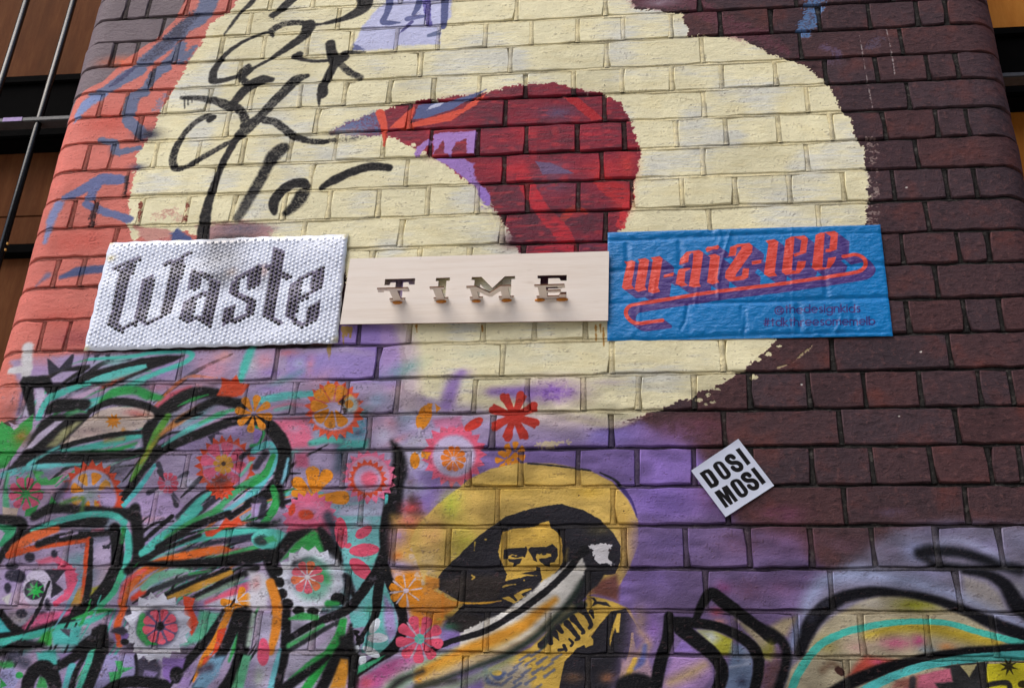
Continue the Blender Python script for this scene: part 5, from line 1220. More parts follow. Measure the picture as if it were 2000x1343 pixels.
# ---------------------------------------------------------------- brick pillar: English bond, bullnose corners
CH = 0.086
rb = random.Random(11)
STR = [-1.199, -0.965, -0.720, -0.482, -0.245, 0.000, 0.240, 0.480, 0.720]
HDR = [-1.322, -1.257, -1.142, -1.024, -0.908, -0.786, -0.668, -0.549, -0.433, -0.315, -0.193, -0.071, 0.047, 0.166, 0.288, 0.411, 0.534, 0.652, 0.772, 0.841]
ROWS = {-1: [-1.201, -0.956, -0.711, -0.471, -0.234, -0.003, 0.239, 0.481, 0.721],
        1: [-1.195, -0.959, -0.716, -0.477, -0.243, 0.001, 0.240, 0.481, 0.722],
        2: [-1.322, -1.254, -1.142, -1.025, -0.913, -0.785, -0.667, -0.550, -0.436, -0.320, -0.202, -0.081, 0.040, 0.161, 0.284, 0.413, 0.533, 0.654, 0.774, 0.843],
        3: [-1.199, -0.965, -0.730, -0.492, -0.250, -0.004, 0.237, 0.482, 0.720],
        5: [-1.200, -0.966, -0.724, -0.485, -0.246, -0.011, 0.227, 0.469, 0.717],
        6: [-1.321, -1.264, -1.145, -1.027, -0.909, -0.782, -0.668, -0.547, -0.427, -0.307, -0.187, -0.067, 0.060, 0.176, 0.298, 0.421, 0.543, 0.655, 0.773, 0.835],
        10: [-1.321, -1.257, -1.142, -1.024, -0.908, -0.786, -0.675, -0.559, -0.444, -0.275, -0.160, -0.046, 0.063, 0.179, 0.298, 0.418, 0.533, 0.646, 0.765, 0.837],
        11: [-1.199, -0.965, -0.742, -0.509, -0.229, 0.011, 0.249, 0.480, 0.721],
        12: [-1.322, -1.257, -1.142, -1.024, -0.918, -0.805, -0.689, -0.572, -0.458, -0.286, -0.171, -0.050, 0.067, 0.186, 0.301, 0.423, 0.538, 0.651, 0.769, 0.832],
        13: [-1.199, -0.965, -0.746, -0.512, -0.243, 0.009, 0.245, 0.480, 0.713],
        14: [-1.322, -1.257, -1.142, -1.024, -0.908, -0.791, -0.675, -0.559, -0.443, -0.289, -0.180, -0.059, 0.062, 0.179, 0.296, 0.416, 0.536, 0.651, 0.765, 0.824],
        15: [-1.199, -0.965, -0.746, -0.511, -0.225, 0.012, 0.243, 0.473, 0.706],
        16: [-1.322, -1.257, -1.142, -1.024, -0.908, -0.791, -0.682, -0.551, -0.436, -0.323, -0.207, -0.088, 0.034, 0.157, 0.280, 0.401, 0.519, 0.639, 0.758, 0.834],
        17: [-1.228, -0.989, -0.761, -0.524, -0.289, -0.037, 0.192, 0.431, 0.668],
        18: [-1.322, -1.257, -1.142, -1.024, -0.908, -0.812, -0.700, -0.585, -0.467, -0.351, -0.235, -0.116, 0.006, 0.121, 0.244, 0.358, 0.480, 0.601, 0.719, 0.834],
        19: [-1.228, -0.974, -0.731, -0.495, -0.274, -0.036, 0.206, 0.446, 0.690]}
ZTOP, ZBOT = -12, 43

def row_joints(k):
    hdr = (k % 2 == 0)
    J = ROWS.get(k)
    if J is None: J = [x + rb.uniform(-.004, .004) for x in (HDR if hdr else STR)]
    sl = [XL - ARC - (.155 if hdr else .035)]
    sr = [XR + ARC + (.155 if hdr else .035)]
    st = .120 if not hdr else .240
    while sl[0] > XL - ARC - .36: sl.insert(0, sl[0] - .24 if not hdr else sl[0] - .12)
    while sr[-1] < XR + ARC + .36: sr.append(sr[-1] + (.24 if not hdr else .12))
    return sl + list(J) + sr

def line_z(k):
    return ZB - k * CH + LZ[k]

LZ = {k: rb.uniform(-.0018, .0018) for k in range(ZTOP - 1, ZBOT + 3)}

def brick_vf(s0, s1, z0, z1, detail=True, origin=None):
    """a worn brick: arrised face, uneven outline, in skin coordinates"""
    L = s1 - s0
    arc = s0 < XL or s1 > XR
    nx = (max(2, int(round(L / (.040 if not arc else .022)))) if detail else (2 if not arc else max(3, int(L / .04))))
    nz = 2 if detail else 1
    ch = rb.uniform(.0012, .0022)
    d0 = rb.uniform(-.0009, .0009)
    ta, tb = rb.uniform(-.0012, .0012), rb.uniform(-.0009, .0009)
    ph = [rb.uniform(0, 6.28) for _ in range(6)]
    cor = [rb.uniform(.0002, .0016) if rb.random() < .8 else rb.uniform(.002, .005) for _ in range(4)]
    def edge(u, w):                                    # outline wobble
        a = .0012 * math.sin(u * 23 + ph[0]) + .0010 * math.sin(u * 61 + ph[1])
        return a * w
    V, UV, F = [], [], []
    def add(s_, z_, d):
        x, y = skin(s_, d)
        V.append((x, y, z_)); UV.append(W.uv(s_, z_))
        return len(V) - 1
    def outline(u, w, ins):
        s_ = s0 + ins + (L - 2 * ins) * u
        z_ = z0 + ins + (z1 - z0 - 2 * ins) * w
        if w in (0, 1): z_ += edge(s_ * 3, 1) + (.0007 * rb.uniform(-1, 1) if detail else 0)
        if u in (0, 1): s_ += edge(z_ * 5 + 2, .55)
        if u in (0, 1) and w in (0, 1):
            c = cor[int(u * 2 + w)]
            s_ += c if u == 0 else -c
            z_ += (c if w == 0 else -c) * .6
        return s_, z_
    grid = {}
    for j in range(nz + 1):
        for i in range(nx + 1):
            u, w = i / nx, j / nz
            s_, z_ = outline(u, w, ch)
            inner = 0 < i < nx and 0 < j < nz
            grid[i, j] = add(s_, z_, d0 + ta * (u - .5) * 2 + tb * (w - .5) * 2 + (rb.uniform(-.00035, .00035) if detail else 0))
    for j in range(nz):
        for i in range(nx):
            F.append([grid[i, j], grid[i + 1, j], grid[i + 1, j + 1], grid[i, j + 1]])
    bd = [(i, 0) for i in range(nx)] + [(nx, j) for j in range(nz)] + [(nx - i, nz) for i in range(nx)] + [(0, nz - j) for j in range(nz)]
    r0 = [grid[b] for b in bd]
    ring = []
    for dep in (.0020, .0165):
        r = []
        for (i, j) in bd:
            s_, z_ = outline(i / nx, j / nz, 0)
            r.append(add(s_, z_, d0 + dep))
        ring.append(r)
    n = len(bd)
    for A, B_ in ((r0, ring[0]), (ring[0], ring[1])):
        for q in range(n):
            F.append([A[q], B_[q], B_[(q + 1) % n], A[(q + 1) % n]])
    return V, F, UV, nx * nz, r0

def project(x, y, z):
    q = RM @ (np.array([x, y, z]) - CAM)
    return 1000 + FPX * q[0] / q[2], 671.5 + FPX * q[1] / q[2]

SIGNS = [(-1.200, -.615, ZB - .938, ZB - .655), (.010, .600, ZB - .945, ZB - .672)]
cand = []
JOINTS = {}
for k in range(ZTOP, ZBOT + 1):
    J = row_joints(k)
    JOINTS[k] = J[1:-1]
    zt, zb = line_z(k) - .0042, line_z(k + 1) + .0042
    if zb < .004: continue
    for a, b in zip(J[:-1], J[1:]):
        jw = rb.uniform(.008, .0115)
        s0, s1 = a + jw / 2, b - jw / 2
        z0 = zb + rb.uniform(-.0012, .0012); z1 = zt + rb.uniform(-.0012, .0012)
        area = 0.0
        c = [project(*skin(s_, 0), z_) for s_, z_ in ((s0, z0), (s1, z0), (s1, z1), (s0, z1))]
        side = (b < XL - ARC * .75) or (a > XR + ARC * .9)
        x0, x1 = max(min(p[0] for p in c), 0), min(max(p[0] for p in c), 2000)
        y0, y1 = max(min(p[1] for p in c), 0), min(max(p[1] for p in c), 1343)
        if x1 > x0 and y1 > y0 and not side: area = (x1 - x0) * (y1 - y0)
        for (u0, u1, w0, w1) in SIGNS:
            ov = max(0, min(s1, u1) - max(s0, u0)) * max(0, min(z1, w1) - max(z0, w0)) / ((s1 - s0) * (z1 - z0))
            area *= (1 - ov)
            if ov > .999: area = -1
        cand.append((area, s0, s1, z0, z1))
pillar = empty('brick_pillar', (-.235, .2, 0), 'tall brick pillar with rounded corners, covered in a painted mural, tags and stencils', 'pillar')
order = sorted(range(len(cand)), key=lambda i: -cand[i][0])
single = set(order[:298])
RV, RF, RU, RS = [], [], [], set()
def sharpen(me, es):
    a = me.attributes.new('sharp_edge', 'BOOLEAN', 'EDGE')
    ev = np.empty(len(me.edges) * 2, np.int32); me.edges.foreach_get('vertices', ev)
    a.data.foreach_set('value', [frozenset((int(x), int(y))) in es for x, y in ev.reshape(-1, 2)])

for i, (area, s0, s1, z0, z1) in enumerate(cand):
    seen = area > 0
    V, F, UV, nf, r0 = brick_vf(s0, s1, z0, z1, seen)
    if i in single:
        sc_, zc_ = (s0 + s1) / 2, (z0 + z1) / 2
        x, y = skin(sc_, 0)
        o = mesh_obj('brick', V, F, M_BRICK, pillar, (x, y, zc_), UV, smooth=True)
        sharpen(o.data, {frozenset((r0[q], r0[(q + 1) % len(r0)])) for q in range(len(r0))})
    else:
        n = len(RV)
        RS |= {frozenset((r0[q] + n, r0[(q + 1) % len(r0)] + n)) for q in range(len(r0))}
        RV += V; RU += UV; RF += [[q + n for q in f_] for f_ in F]
o = mesh_obj('brickwork', RV, RF, M_BRICK, pillar, (-.235, .2, 0), RU, smooth=True)
o['kind'] = 'stuff'
sharpen(o.data, RS)

# joints: struck bed joints and filled perpends, uneven and smeared where they were painted
V, UV, F = [], [], []
s_lo, s_hi = XL - ARC - .34, XR + ARC + .34
jr = np.random.default_rng(3)
JH = vnoise(900, 900, 9, 6, 51)
def cover(s_, z):
    yy = min(max(int((W.z1 - z) * W.ppm), 0), W.h - 1); xx = min(max(int((s_ - W.x0) * W.ppm), 0), W.w - 1)
    return float(W.mm[yy, xx])
def jv(s_, z, d):
    x, y = skin(s_, d)
    V.append((x, y, z)); UV.append(W.uv(s_, z))
PROF = [(.0074, .0065, .0110), (.0048, .0030, .0086), (.0016, .0023, .0078), (-.0012, .0009, .0060), (-.0048, .0003, .0040), (-.0074, .0065, .0090)]
for k in range(ZTOP, ZBOT + 2):
    zc = line_z(k)
    if zc < .01: continue
    near = -4 <= k <= 22
    ss = np.arange(s_lo, s_hi, .008 if near else .03)
    base = len(V)
    for s_ in ss:
        pm = cover(s_, zc)
        pm = pm * pm * (3 - 2 * pm)
        hv = JH[int(s_ * 110 + 400) % 900, (k * 37) % 900]
        wob = (JH[(k * 53) % 900, int(s_ * 90 + 450) % 900] - .5) * .0048
        for q, (dz, dp, dr) in enumerate(PROF):
            d = dp * pm + dr * (1 - pm) + (hv - .5) * (.0042 - .0026 * pm) + jr.uniform(-.0005, .0005)
            jv(s_, zc + dz + (wob if 0 < q < 5 else 0), max(d, -.0002))
    m = len(PROF)
    for i in range(len(ss) - 1):
        for q in range(m - 1):
            A = base + i * m + q
            F.append([A, A + 1, A + m + 1, A + m])
    zl_, zu = line_z(k + 1) + .004, zc - .004
    for xj in JOINTS.get(k, []):
        if zl_ < .01: continue
        nz = 6 if near else 1
        base = len(V)
        pm = cover(xj, (zl_ + zu) / 2); pm = pm * pm * (3 - 2 * pm)
        lean = jr.uniform(-.0012, .0012); dd = jr.uniform(-.0012, .0012) * (1 - .6 * pm)
        for j in range(nz + 1):
            z = zl_ + (zu - zl_) * j / nz
            for q, (dx, dp, dr) in enumerate(((-.0088, .0065, .0100), (-.0052, .0007, .0052), (0, .0004, .0048), (.0052, .0007, .0052), (.0088, .0065, .0100))):
                jv(xj + dx + lean, z, max(dp * pm + dr * (1 - pm) + dd + jr.uniform(-.0006, .0006), -.0001))
        for j in range(nz):
            for q in range(4):
                A = base + j * 5 + q
                F.append([A, A + 1, A + 6, A + 5])
nb = np.arange(s_lo, s_hi, .03)
base = len(V)
for s_ in nb:
    jv(s_, 0.0, .0135); jv(s_, ZB - ZTOP * CH, .0135)
for i in range(len(nb) - 1):
    A = base + i * 2
    F.append([A, A + 2, A + 3, A + 1])
o = mesh_obj('mortar', V, F, M_JOINT, pillar, (-.235, .2, 0), UV, smooth=True)
o['kind'] = 'stuff'
v, f = box_vf(XL - RAD + .02, XR + RAD - .02, RAD + .01, .46, 0, ZB - ZTOP * CH - .02)
mesh_obj('core', v, f, M_BLACK, pillar, (-.235, .2, 0))
# ---------------------------------------------------------------- shopfront behind the pillar: black transom, stained panels, iron bars
shop = empty('shopfront', (-.2, .46, 0), 'recessed timber shopfront behind the pillar with black transom and stained brown panels', 'shopfront')
XA, XB = -6.5, 6.0
v, f = box_vf(XA, XB, .45, .60, ZB + .052, ZB + .314, .006); mesh_obj('transom', v, f, M_BLACK, shop, (0, .45, ZB))
v, f = box_vf(XA, XB, .438, .4495, ZB + .270, ZB + .296, .004); mesh_obj('transom_bead', v, f, M_BLACK, shop, (0, .45, ZB))
v, f = box_vf(XA, XB, .438, .4495, ZB + .052, ZB + .100, .004); mesh_obj('transom_bead', v, f, M_BLACK, shop, (0, .45, ZB))
for xa, xb, m, nm in ((XA, -1.30, M_PANEL_SHADED, 'l'), (.85, XB, M_PANEL_LIT, 'r')):
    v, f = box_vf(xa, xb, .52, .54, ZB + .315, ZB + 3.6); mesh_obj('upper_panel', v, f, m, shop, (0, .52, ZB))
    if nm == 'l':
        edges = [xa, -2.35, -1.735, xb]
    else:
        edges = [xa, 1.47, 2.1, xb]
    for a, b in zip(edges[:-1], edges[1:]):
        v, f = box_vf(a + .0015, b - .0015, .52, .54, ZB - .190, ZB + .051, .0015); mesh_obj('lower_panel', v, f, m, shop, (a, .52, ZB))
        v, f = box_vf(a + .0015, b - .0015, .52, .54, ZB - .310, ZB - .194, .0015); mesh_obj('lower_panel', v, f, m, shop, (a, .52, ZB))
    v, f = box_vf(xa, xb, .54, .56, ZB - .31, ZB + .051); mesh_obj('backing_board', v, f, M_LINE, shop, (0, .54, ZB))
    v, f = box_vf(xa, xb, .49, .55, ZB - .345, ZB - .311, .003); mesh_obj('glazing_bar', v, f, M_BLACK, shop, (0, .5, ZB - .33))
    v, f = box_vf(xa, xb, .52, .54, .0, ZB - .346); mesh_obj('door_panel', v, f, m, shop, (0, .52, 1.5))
# iron grilles to either side
def grille(x0, x1, rods, label):
    g = empty('iron_grille', ((x0 + x1) / 2, .30, ZB - 1.6), label, 'window grille', 'iron grilles beside the pillar')
    v, f = box_vf(x0, x1, .286, .326, ZB - .016, ZB - .001, .002); mesh_obj('rail', v, f, M_RAIL, g, (x0, .3, ZB))
    v, f = box_vf(x0, x1, .286, .326, ZB - 1.52, ZB - 1.505, .002); mesh_obj('rail', v, f, M_RAIL, g, (x0, .3, ZB - 1.5))
    for x in rods:
        v, f = tube_vf((x, .300, ZB - 1.6), (x, .300, ZB + 1.1), .0105, 14)
        o = mesh_obj('bar', v, f, M_IRON, g, (x, .3, ZB), smooth=False)
        for p in o.data.polygons: p.use_smooth = len(p.vertices) == 4
    return g
gl = grille(-3.0, -1.4365, [-1.690, -1.850, -2.010, -2.170, -2.33], 'black iron bars with a lilac splashed rail, left of the salmon painted corner')
v, f = box_vf(-1.795, -1.735, .2845, .2858, ZB - .0155, ZB - .0015); mesh_obj('paint_splash', v, f, M_LILAC, gl, (-1.76, .285, ZB - .01))
grille(.967, 2.4, [1.32, 1.48, 1.64, 1.80], 'dark iron rail crossing the black transom, right of the unpainted brick corner')
for px, py in ((15, 476), (11, 488)):
    p = at_y(px, py, .289)
    v, f = tube_vf((p[0], .2885, p[2] - .003), (p[0], .2885, p[2] + .003), .003, 8); mesh_obj('paint_fleck', v, f, M_BEADS, gl, tuple(p))
# ---------------------------------------------------------------- bubble-wrap panel with inked bubbles
rs = random.Random(5)
def quad(px, Y=None):
    """four photo corners tl, tr, br, bl -> world points on plane y=Y"""
    return [np.array(at_y(*p, Y)) for p in px]
def bil(q, u, v):
    return (q[0] * (1 - u) + q[1] * u) * (1 - v) + (q[3] * (1 - u) + q[2] * u) * v

WQ = quad([(213.6, 474), (680, 456), (659, 669), (162.7, 684)], -.006)
Z1 = lambda L: [(160 + x / 5.596, 450 + y / 5.596) for x, y in L]
Z2 = lambda L: [(420 + x / 5.596, 450 + y / 5.596) for x, y in L]
LET = {
 'w': ([Z1([(420, 440), (560, 345), (585, 385), (530, 560), (480, 760), (430, 960), (412, 1010), (440, 1085), (400, 1090), (290, 1030), (325, 900), (395, 560)]),
        Z1([(665, 550), (795, 480), (780, 640), (730, 830), (705, 950), (705, 1010), (725, 1035), (680, 1035), (572, 970), (605, 840), (635, 680)]),
        Z1([(965, 345), (1120, 280), (1125, 360), (1070, 600), (1010, 800), (985, 910), (870, 950), (865, 880), (925, 640), (975, 430)])],
       [Z1([(362, 430), (430, 395), (630, 312)]), Z1([(440, 1090), (590, 1012)]), Z1([(715, 1030), (880, 950)]), Z1([(912, 380), (975, 340)]), Z1([(1110, 290), (1172, 255)])]),
 'a': ([Z1([(1205, 425), (1305, 480), (1315, 570), (1280, 635), (1155, 665), (1175, 570)]), Z1([(1400, 530), (1525, 570), (1495, 760), (1445, 960), (1425, 1040), (1390, 1030), (1318, 960), (1352, 780), (1395, 640)]),
        Z1([(1115, 785), (1190, 755), (1248, 770), (1210, 950), (1190, 1025), (1150, 1015), (1072, 970), (1100, 860)])],
       [Z1([(1295, 470), (1410, 530)]), Z1([(1190, 765), (1350, 690)]), Z1([(1180, 1005), (1280, 962), (1400, 1032)])]),
 's': ([Z2([(355, 490), (505, 395), (505, 590), (355, 655)]), Z2([(185, 570), (262, 535), (245, 690), (152, 700)]), Z2([(160, 685), (250, 675), (450, 765), (435, 805), (340, 795), (195, 725)]), Z2([(355, 775), (445, 775), (435, 880), (405, 925), (335, 885)]),
        Z2([(105, 865), (235, 815), (205, 960), (140, 1025), (85, 1065), (85, 980)])],
       [Z2([(245, 535), (495, 400)]), Z2([(400, 905), (190, 1000)])]),
 't': ([Z2([(640, 185), (770, 230), (745, 400), (705, 640), (668, 840), (648, 965), (580, 965), (520, 930), (540, 830), (590, 520), (622, 350)])],
       [Z2([(570, 405), (640, 405)]), Z2([(740, 480), (812, 518)]), Z2([(620, 960), (722, 1018)])]),
 'e': ([Z2([(825, 590), (935, 530), (955, 560), (925, 720), (898, 880), (868, 1005), (770, 950), (790, 800)]), Z2([(1070, 460), (1195, 395), (1195, 560), (1168, 650), (1090, 685), (1035, 640), (1060, 520)]), Z2([(1030, 850), (1158, 770), (1148, 930), (1118, 995), (1000, 1020), (1000, 900)])],
       [Z2([(930, 540), (1070, 470)]), Z2([(920, 765), (1100, 665)]), Z2([(860, 985), (950, 1040), (1010, 1018)])])}
WC = Canvas(-1.235, -.585, ZB - .975, ZB - .625, 700, (216, 223, 240))
T(0, 0, 1); WC.O = (0, 0, 1)
for x, y, rx, ry, a in ((425, 500, 40, 46, .42), (440, 470, 50, 16, .5), (430, 548, 26, 20, .5), (455, 520, 30, 40, .25), (515, 545, 14, 26, .25)):
    WC.B(x, y, rx, ry, (60, 58, 62), a)
WC.B(516, 530, 10, 14, (190, 140, 130), .5); WC.B(455, 535, 12, 12, (200, 170, 150), .4)
for x, y in ((216, 474), (678, 462), (552, 462), (660, 664), (166, 683), (350, 471), (218, 506)): WC.B(x, y, 10, 7, (206, 190, 130), .75)
WC.S([(680, 458), (672, 540), (661, 668)], 4, (196, 196, 180), soft=3, a=.6)
for k_n, (polys, lines) in LET.items():
    for p_ in polys: WC.P(p_, (112, 104, 130), soft=1.2, rough=0, a=.85)
    for p_ in lines: WC.S(p_, 8, (116, 108, 134), soft=1.2, rough=0, a=.8, curve=False)
IMG_W = WC.image('bubble_film_tint')
M_FILM = sheet_mat('bubble_film', IMG_W, .14, spec=.6)
M_INK = plain('ink_black_bubble', (13, 11, 16), .16, col2=(24, 20, 28), vscale=120)
M_INK.node_tree.nodes['Principled BSDF'].inputs['Specular IOR Level'].default_value = .35
wr = empty('bubble_wrap_sign', tuple(bil(WQ, .5, .5)), 'white bubble wrap sign reading Waste in ink filled bubbles, left of the plywood sign', 'sign')
O_ = tuple(bil(WQ, .5, .5))
V, UV, F = [], [], []
nu, nv = 44, 20
def film_y(u, v):
    e = min(u, 1 - u, v, 1 - v)
    return -.0045 - .0012 * math.sin(u * 13 + v * 3) - .0009 * math.sin(v * 17 + u * 5) - .0010 * min(e * 10, 1)
for layer in (0, 1):
    for j in range(nv + 1):
        for i in range(nu + 1):
            u, v = i / nu, j / nv
            p = bil(WQ, u, v)
            ex = .0012 * math.sin(v * 40 + 1) if i in (0, nu) else 0
            ez = .0012 * math.sin(u * 70) if j in (0, nv) else 0
            V.append((p[0] + ex, film_y(u, v) + (.0012 if layer else 0), p[2] + ez)); UV.append(WC.uv(p[0], p[2]))
n1 = (nu + 1) * (nv + 1)
for j in range(nv):
    for i in range(nu):
        a = j * (nu + 1) + i
        F.append([a, a + nu + 1, a + nu + 2, a + 1])
        F.append([n1 + a, n1 + a + 1, n1 + a + nu + 2, n1 + a + nu + 1])
bd = [i for i in range(nu)] + [(nu + 1) * j + nu for j in range(nv)] + [(nu + 1) * nv + nu - i for i in range(nu)] + [(nu + 1) * (nv - j) for j in range(nv)]
for q in range(len(bd)):
    a, b = bd[q], bd[(q + 1) % len(bd)]
    F.append([a, b, b + n1, a + n1])
mesh_obj('film', V, F, M_FILM, wr, O_, UV, smooth=True)

def inside(p, poly):
    c = False
    for i in range(len(poly)):
        a, b = poly[i - 1], poly[i]
        if (a[1] > p[1]) != (b[1] > p[1]) and p[0] < a[0] + (p[1] - a[1]) / (b[1] - a[1]) * (b[0] - a[0]): c = not c
    return c
def segd(p, L):
    d = 1e9
    for a, b in zip(L[:-1], L[1:]):
        dx, dy = b[0] - a[0], b[1] - a[1]
        t = max(0, min(1, ((p[0] - a[0]) * dx + (p[1] - a[1]) * dy) / (dx * dx + dy * dy)))
        d = min(d, math.hypot(p[0] - a[0] - t * dx, p[1] - a[1] - t * dy))
    return d
LETW = {k: ([[at_y(*p, -.006)[[0, 2]] for p in P_] for P_ in a], [[at_y(*p, -.006)[[0, 2]] for p in L] for L in b]) for k, (a, b) in LET.items()}
PIT = .0110
def dome(x, y, z, r, h):
    V = [(x, y - h, z)]
    n = 8
    for rr, hh in ((.62, .93), (.93, .55), (1.0, 0)):
        for q in range(n):
            t = 2 * math.pi * (q + .5) / n
            V.append((x + r * rr * math.cos(t), y - h * hh, z + r * rr * math.sin(t)))
    F = [[0, 1 + q, 1 + (q + 1) % n] for q in range(n)]
    for a in (1, 9):
        for q in range(n): F.append([a + q, a + n + q, a + n + (q + 1) % n, a + (q + 1) % n])
    return V, F
acc = {k: ([], [], []) for k in list(LET) + ['clear']}
wx0, wz1 = -1.2085, ZB - .645
for r in range(34):
    for c in range(66):
        # close-packed columns run down the sheet
        lx = c * PIT * .866; lz = -(r + (.5 if c % 2 else 0)) * PIT
        x = wx0 + lx + lz * .03 + rs.uniform(-.0006, .0006) + .0010 * math.sin(lz * 21); z = wz1 + .004 + lz + .0022 * math.sin(lx * 9) + rs.uniform(-.0006, .0006)
        # inside the sheet?
        a, b, cc, d = WQ
        v = (a[2] - z) / (a[2] - d[2]); 
        xl = a[0] + (d[0] - a[0]) * v; xr = b[0] + (cc[0] - b[0]) * v
        if not (.012 < v < .972) or x < xl + .005 or x > xr - .005: continue
        u = (x - xl) / (xr - xl)
        key = 'clear'
        for k, (polys, lines) in LETW.items():
            if any(inside((x, z), p) for p in polys) or any(segd((x, z), L) < PIT * .5 for L in lines): key = k
        V, F = dome(x, film_y(u, v) + .0004, z, (.0046 if key == 'clear' else .0048) * rs.uniform(.88, 1.03), .0021 * rs.uniform(.35, 1.2))
        A = acc[key]; n = len(A[0])
        A[0].extend(V); A[1].extend([[q + n for q in f_] for f_ in F]); A[2].extend([WC.uv(p[0], p[2]) for p in V])
V, F, U = acc['clear']
o = mesh_obj('bubbles', V, F, M_FILM, wr, O_, U, smooth=True); o['kind'] = 'stuff'
for k in LET:
    V, F, U = acc[k]
    mesh_obj('letter', V, F, M_INK, wr, O_, U, smooth=True)

# ---------------------------------------------------------------- laser-cut plywood board, letters folded out
YF, YB = -.0130, -.0098
BQ = quad([(684, 505), (1189.5, 490.5), (1187.5, 626), (664, 633)], YF)
LT = {'T': [(0, 0), (1, 0), (1, .27), (.82, .27), (.79, .165), (.62, .165), (.62, .84), (.74, .84), (.74, 1), (.25, 1), (.25, .84), (.37, .84), (.37, .165), (.2, .165), (.17, .27), (0, .27)],
      'I': [(0, 0), (1, 0), (1, .14), (.77, .14), (.77, .86), (1, .86), (1, 1), (0, 1), (0, .86), (.2, .86), (.2, .14), (0, .14)],
      'M': [(0, 0), (.225, 0), (.49, .5), (.765, 0), (1, 0), (1, .13), (.92, .13), (.92, .85), (1, .85), (1, 1), (.66, 1), (.66, .85), (.74, .85), (.74, .36), (.51, .8), (.45, .8), (.21, .33), (.21, .85), (.29, .85), (.29, 1), (0, 1), (0, .85), (.07, .85), (.07, .13), (0, .13)],
      'E': [(0, 0), (1, 0), (1, .24), (.8, .24), (.75, .13), (.37, .13), (.37, .42), (.85, .42), (.85, .57), (.37, .57), (.37, .87), (.75, .87), (.8, .72), (1, .72), (1, 1), (0, 1), (0, .87), (.1, .87), (.1, .13), (0, .13)]}
PLC = [('T', (752, 545), (811, 543.5), 588.5), ('I', (851.5, 542.8), (878.8, 542), 586.5), ('M', (921.3, 541), (1006, 539), 585), ('E', (1050, 538), (1107, 537), 583)]
def curve_mesh(loops, y0, y1, name):
    cu = bpy.data.curves.new(name, 'CURVE'); cu.dimensions = '2D'; cu.fill_mode = 'BOTH'; cu.extrude = abs(y1 - y0) / 2
    for L in loops:
        sp = cu.splines.new('POLY'); sp.points.add(len(L) - 1); sp.use_cyclic_u = True
        for p, (x, z) in zip(sp.points, L): p.co = (x, z, 0, 1)
    ob = bpy.data.objects.new(name, cu); COL.objects.link(ob)
    dg = bpy.context.evaluated_depsgraph_get(); dg.update()
    me = bpy.data.meshes.new_from_object(ob.evaluated_get(dg))
    V = [(v_.co.x, (y0 + y1) / 2 - v_.co.z, v_.co.y) for v_ in me.vertices]
    F = [list(p.vertices) for p in me.polygons]
    bpy.data.objects.remove(ob); bpy.data.curves.remove(cu); bpy.data.meshes.remove(me)
    return V, F
outer = [(p[0], p[2]) for p in BQ]
loops = [outer]; info = []
for ch, tl, tr, yb in PLC:
    a, b = at_y(*tl, YF), at_y(*tr, YF)
    base = at_y((tl[0] + tr[0]) / 2 - 3, yb, YF)[2]
    w_, h_ = b[0] - a[0], a[2] - base
    L = [(a[0] + u * w_, a[2] + (b[2] - a[2]) * u - v * h_) for u, v in LT[ch]]
    loops.append(L); info.append((ch, a[0], w_, base, h_))
V, F = curve_mesh(loops, YF, YB, 'tmp')
bw = empty('plywood_sign', tuple(bil(BQ, .5, .5)), 'pale plywood sign reading TIME in folded out letters, between bubble wrap and blue poster', 'sign')
OB = tuple(bil(BQ, .5, .5))
def two_mats(o, m2, axis, tol=.7):
    o.data.materials.append(m2)
    for p in o.data.polygons:
        n = p.normal
        if abs(n.dot(axis)) < tol: p.material_index = 1
o = mesh_obj('board', V, F, M_PLY, bw, OB); two_mats(o, M_BURNT, Vector((0, 1, 0)))
TH = math.radians(93)
for ch, x0, w_, base, h_ in info:
    L = [(x0 + u * w_, (1 - v) * h_) for u, v in LT[ch]]
    V, F = curve_mesh([L], 0, .0032, 'tmp')
    out = []
    for x, y, z in V:
        out.append((x, YF - .0004 - z * math.sin(TH) + y * math.cos(TH), base + .0006 + z * math.cos(TH) + y * math.sin(TH)))
    o = mesh_obj('letter', out, F, M_PLY, bw, (x0, YF, base))
    two_mats(o, M_BURNT, Vector((0, math.cos(TH), math.sin(TH))))
    for u in {'T': [.49], 'I': [.5], 'M': [.14, .83], 'E': [.1, .86]}[ch]:
        V, F = dome(x0 + u * w_, YF + .0002, base - .0035, .0085 * rs.uniform(.8, 1.15), .0032)
        V = [(p[0] + (p[0] - x0 - u * w_) * .5, p[1], base - .003 + (p[2] - base + .003) * .55 + rs.uniform(-.0006, .0006)) for p in V]
        mesh_obj('glue', V, F, M_GLUE, bw, (x0 + u * w_, YF, base), smooth=True)
# stand-off blocks that hold the board to the wall
for u, v_ in ((.08, .5), (.92, .5), (.5, .85)):
    p = bil(BQ, u, v_)
    v, f = box_vf(p[0] - .02, p[0] + .02, YB + .0003, .0015, p[2] - .012, p[2] + .012); mesh_obj('spacer', v, f, M_PLY, bw, tuple(p))

